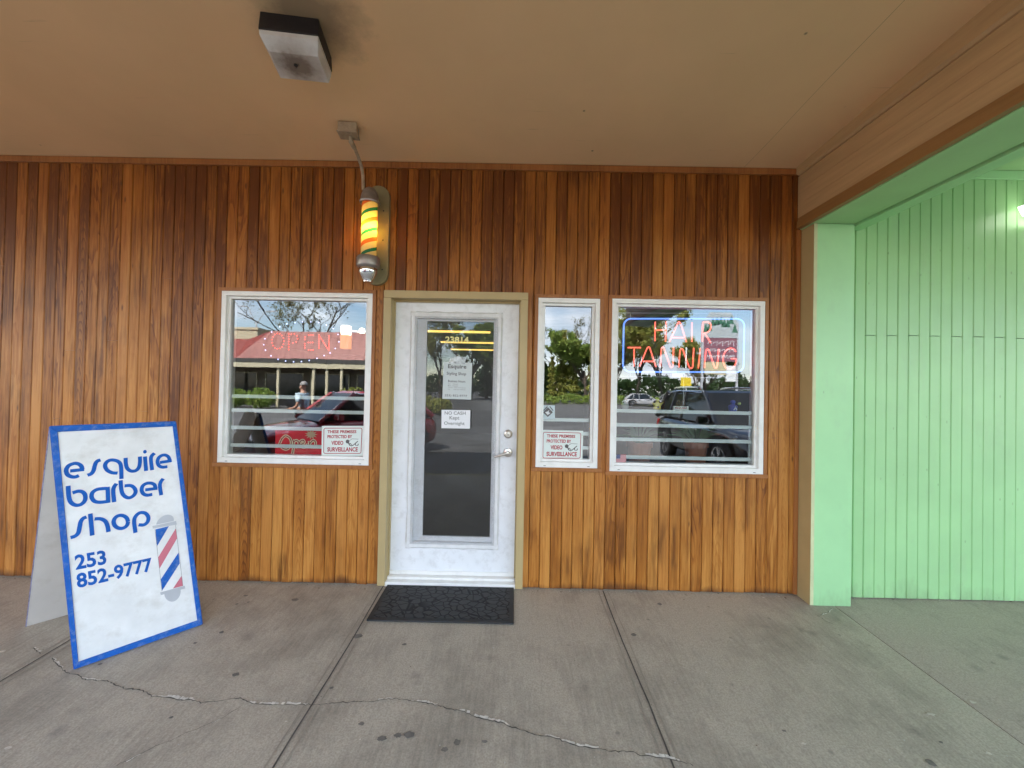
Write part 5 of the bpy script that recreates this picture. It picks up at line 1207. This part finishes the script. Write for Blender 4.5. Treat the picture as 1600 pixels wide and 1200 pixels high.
        for x in (wb/2, -wb/2):
            w_ = MB(); y0 = s*(hw-.02); w_.lathe([(wr*.70, y0-s*.20), (wr*.96, y0-s*.21), (wr, y0-s*.17), (wr, y0-s*.03), (wr*.95, y0), (wr*.72, y0+s*.004)], (x, 0, wr), 28, 'y'); wo_ = w_.build('wheel', rubber_, e_, smooth=True)
            r_ = MB(); yr = y0+s*.006
            for k in range(5):
                a = 2*math.pi*k/5+.3
                for da in (-.16, .16): r_.ribbon([(wr*.1*math.cos(a), wr*.1*math.sin(a)), (wr*.70*math.cos(a+da), wr*.70*math.sin(a+da))], wr*.11, lambda u_, v_, x=x, yr=yr: (x+u_, yr+s*.003, wr+v_))
            r_.ribbon([(wr*.70*math.cos(2*math.pi*k/28), wr*.70*math.sin(2*math.pi*k/28)) for k in range(28)], wr*.06, lambda u_, v_, x=x, yr=yr: (x+u_, yr+s*.004, wr+v_), closed=True)
            r_.add([(x+wr*.15*math.cos(2*math.pi*k/16), yr+s*.006, wr+wr*.15*math.sin(2*math.pi*k/16)) for k in range(16)], [tuple(range(16))])
            r_.build('rim', alloy, wo_)
            ar = MB(); ar.ribbon([(x+(wr+.07)*math.cos(math.pi*k/14), wr+(wr+.07)*math.sin(math.pi*k/14)) for k in range(15)], .14, lambda u_, v_: (u_, s*(hw*1.002), v_)); ar.build('wheel_arch', rubber_, e_)
    g_ = MB(); g_.prism([(-hw*.5, hood*.42), (hw*.5, hood*.42), (hw*.56, hood*.66), (-hw*.56, hood*.66)], lambda a, c_, d: (d, a, c_), f-.14, f-.01); g_.build('grille', M['black'], e_, bevel=.01)
    return e_
def carpaint(name, c): 
    t = NT(name); t.base(c); t.rough(.3); t.p.inputs['Coat Weight'].default_value = 1; t.p.inputs['Coat Roughness'].default_value = .03; return t.mat
suv = car('black_suv', carpaint('black_paint', (.012, .013, .016)), 4.8, 1.9, 1.82, 2.85, .385, True, 'black SUV with silver roof rails parked nose to the shop', 'car')
suv.location = (5.10, -6.45, LOT); suv.rotation_euler = (0, 0, R(90))
rc = car('red_car', carpaint('maroon_paint', (.38, .014, .03)), 4.4, 1.80, 1.62, 2.62, .33, False, 'dark red car standing across the lot before the left window', 'car')
rc.location = (-4.15, -6.9, LOT); rc.rotation_euler = (0, 0, R(132))
wc = car('white_car', carpaint('white_paint', (.36, .36, .37)), 4.5, 1.8, 1.5, 2.7, .33, False, 'far white car beside the hedge, reflected left of the neon sign pole', 'car', 'white cars by the hedge')
wc.location = (15.2, -43.5, LOT); wc.rotation_euler = (0, 0, R(10))
w2_ = copy_tree(wc); w2_['label'] = 'far white car reflected under the left half of the neon sign'; w2_.location = (19.0, -44, LOT); w2_.rotation_euler = (0, 0, R(80))

# the man by the red car
pe = empty('person', (-5.75, -7.75, LOT), R(185), 'grey haired man in a pale blue shirt holding a dark folder by the red car', 'person')
def skin(name, chain, edges, mat, parent, lev=2):
    me = bpy.data.meshes.new(name); me.from_pydata([c_[0] for c_ in chain], edges, []); me.materials.append(mat)
    o = bpy.data.objects.new(name, me); col.objects.link(o); o.parent = parent
    m = o.modifiers.new('skin', 'SKIN'); m.use_smooth_shade = True
    for i_, c_ in enumerate(chain): me.skin_vertices[0].data[i_].radius = c_[1] if isinstance(c_[1], tuple) else (c_[1], c_[1])
    me.skin_vertices[0].data[0].use_root = True
    s_ = o.modifiers.new('sub', 'SUBSURF'); s_.levels = lev; s_.render_levels = lev
    for p_ in me.polygons: p_.use_smooth = True
    return o
skinm = paint('skin', (.48, .27, .19), .5, .05, 10); hairm = paint('grey_hair', (.30, .29, .28), .7, .2, 40); shirt = paint('pale_blue_shirt', (.42, .55, .62), .7, .06, 8); trous = paint('dark_trousers', (.03, .032, .04), .8)
S_ = 1.04
V_ = lambda x, y, z: (x*S_, y*S_, z*S_)
body_c = [(V_(0, 0, .98), (.15, .12)), (V_(0, 0, 1.15), (.14, .115)), (V_(.01, 0, 1.36), (.155, .12)), (V_(.0, 0, 1.47), (.07, .06)), (V_(.02, 0, 1.56), (.055, .055)), (V_(.03, 0, 1.64), (.085, .078)), (V_(.025, 0, 1.73), (.07, .068)),
          (V_(0, .19, 1.42), (.062, .06)), (V_(.03, .25, 1.15), (.045, .045)), (V_(.22, .17, 1.03), (.036, .036)), (V_(.29, .13, 1.03), (.03, .022)),
          (V_(0, -.19, 1.42), (.062, .06)), (V_(.0, -.26, 1.15), (.045, .045)), (V_(.21, -.19, 1.05), (.036, .036)), (V_(.28, -.15, 1.06), (.03, .022)),
          (V_(0, .09, .92), (.095, .09)), (V_(.02, .10, .50), (.062, .06)), (V_(0, .10, .08), (.045, .045)), (V_(.14, .11, .035), (.04, .03)),
          (V_(0, -.09, .92), (.095, .09)), (V_(.03, -.11, .50), (.062, .06)), (V_(.02, -.11, .08), (.045, .045)), (V_(.16, -.12, .035), (.04, .03))]
body_e = [(0, 1), (1, 2), (2, 3), (3, 4), (4, 5), (5, 6), (2, 7), (7, 8), (8, 9), (9, 10), (2, 11), (11, 12), (12, 13), (13, 14), (0, 15), (15, 16), (16, 17), (17, 18), (0, 19), (19, 20), (20, 21), (21, 22)]
for hx in (10, 14):
    base = Vector(body_c[hx][0]); sgn = 1 if hx == 10 else -1
    for k, (dx, dy, dz) in enumerate(((.07, .03, .03), (.085, .012, .03), (.085, -.006, .025), (.07, -.022, .02), (.03, -.04*sgn, .05))):
        i_ = len(body_c); body_c.append((tuple(base+Vector((dx*.5, dy, dz*.5))), (.011, .011))); body_c.append((tuple(base+Vector((dx, dy*.9, dz*1.1-.02))), (.008, .008))); body_e += [(hx, i_), (i_, i_+1)]
pb = skin('body', body_c, body_e, skinm, pe)
skin('shirt', [(V_(0, 0, 1.0), (.165, .135)), (V_(0, 0, 1.15), (.16, .132)), (V_(.01, 0, 1.36), (.17, .135)), (V_(.0, 0, 1.46), (.085, .075)), (V_(0, .19, 1.42), (.078, .075)), (V_(.02, .24, 1.22), (.065, .062)), (V_(0, -.19, 1.42), (.078, .075)), (V_(.0, -.25, 1.22), (.065, .062))], [(0, 1), (1, 2), (2, 3), (2, 4), (4, 5), (2, 6), (6, 7)], shirt, pe)
skin('trousers', [(V_(0, 0, .99), (.16, .13)), (V_(0, .09, .90), (.105, .1)), (V_(.02, .10, .50), (.078, .076)), (V_(0, .10, .09), (.07, .07)), (V_(0, -.09, .90), (.105, .1)), (V_(.03, -.11, .50), (.078, .076)), (V_(.02, -.11, .09), (.07, .07))], [(0, 1), (1, 2), (2, 3), (0, 4), (4, 5), (5, 6)], trous, pe)
b = MB()
b.lathe([(.098*math.sin(a)+.001, -.098*math.cos(a)) for a in [math.pi*(.45+.55*k/8) for k in range(9)]], V_(.005, 0, 1.70), 18); b.build('hair', hairm, pe, smooth=True)
b = MB()
for s in (-1, 1): b.lathe([(.010*math.sin(math.pi*k/6)+.0005, -.010*math.cos(math.pi*k/6)) for k in range(1, 6)], V_(.105, s*.032, 1.655), 8)
b.build('eyes', M['ink'], pe)
MB().hexa([V_(.10, -.012, 1.60), V_(.135, -.010, 1.60), V_(.135, .010, 1.60), V_(.10, .012, 1.60), V_(.10, -.006, 1.66), V_(.112, -.005, 1.66), V_(.112, .005, 1.66), V_(.10, .006, 1.66)]).build('nose', skinm, pe, bevel=.006)
MB().box(.095, .112, -.026, .026, 1.60, 1.612).build('mouth', paint('lips', (.3, .12, .1), .6), pe, bevel=.004)
for s in (-1, 1): MB().lathe([(.004, -.012), (.02, -.008), (.028, .0), (.02, .008)], V_(.02, s*.088, 1.645), 10, 'y').build('ear', skinm, pe, smooth=True)
for s in (-1, 1): MB().hexa([V_(-.06, s*.10-.05, 0), V_(.2, s*.115-.05, 0), V_(.2, s*.115+.05, 0), V_(-.06, s*.10+.05, 0), V_(-.05, s*.10-.04, .1), V_(.17, s*.115-.04, .05), V_(.17, s*.115+.04, .05), V_(-.05, s*.10+.04, .1)]).build('shoe', M['black'], pe, bevel=.015)
fo = empty('folder', (-5.75, -7.75, LOT), R(185), 'dark folder held in front by the grey haired man', 'folder')
MB().hexa([V_(.31, -.16, 1.02), V_(.33, -.16, 1.02), V_(.33, .14, 1.02), V_(.31, .14, 1.02), V_(.37, -.16, 1.30), V_(.39, -.16, 1.30), V_(.39, .14, 1.30), V_(.37, .14, 1.30)]).build('folder_cover', M['black'], fo, bevel=.004)
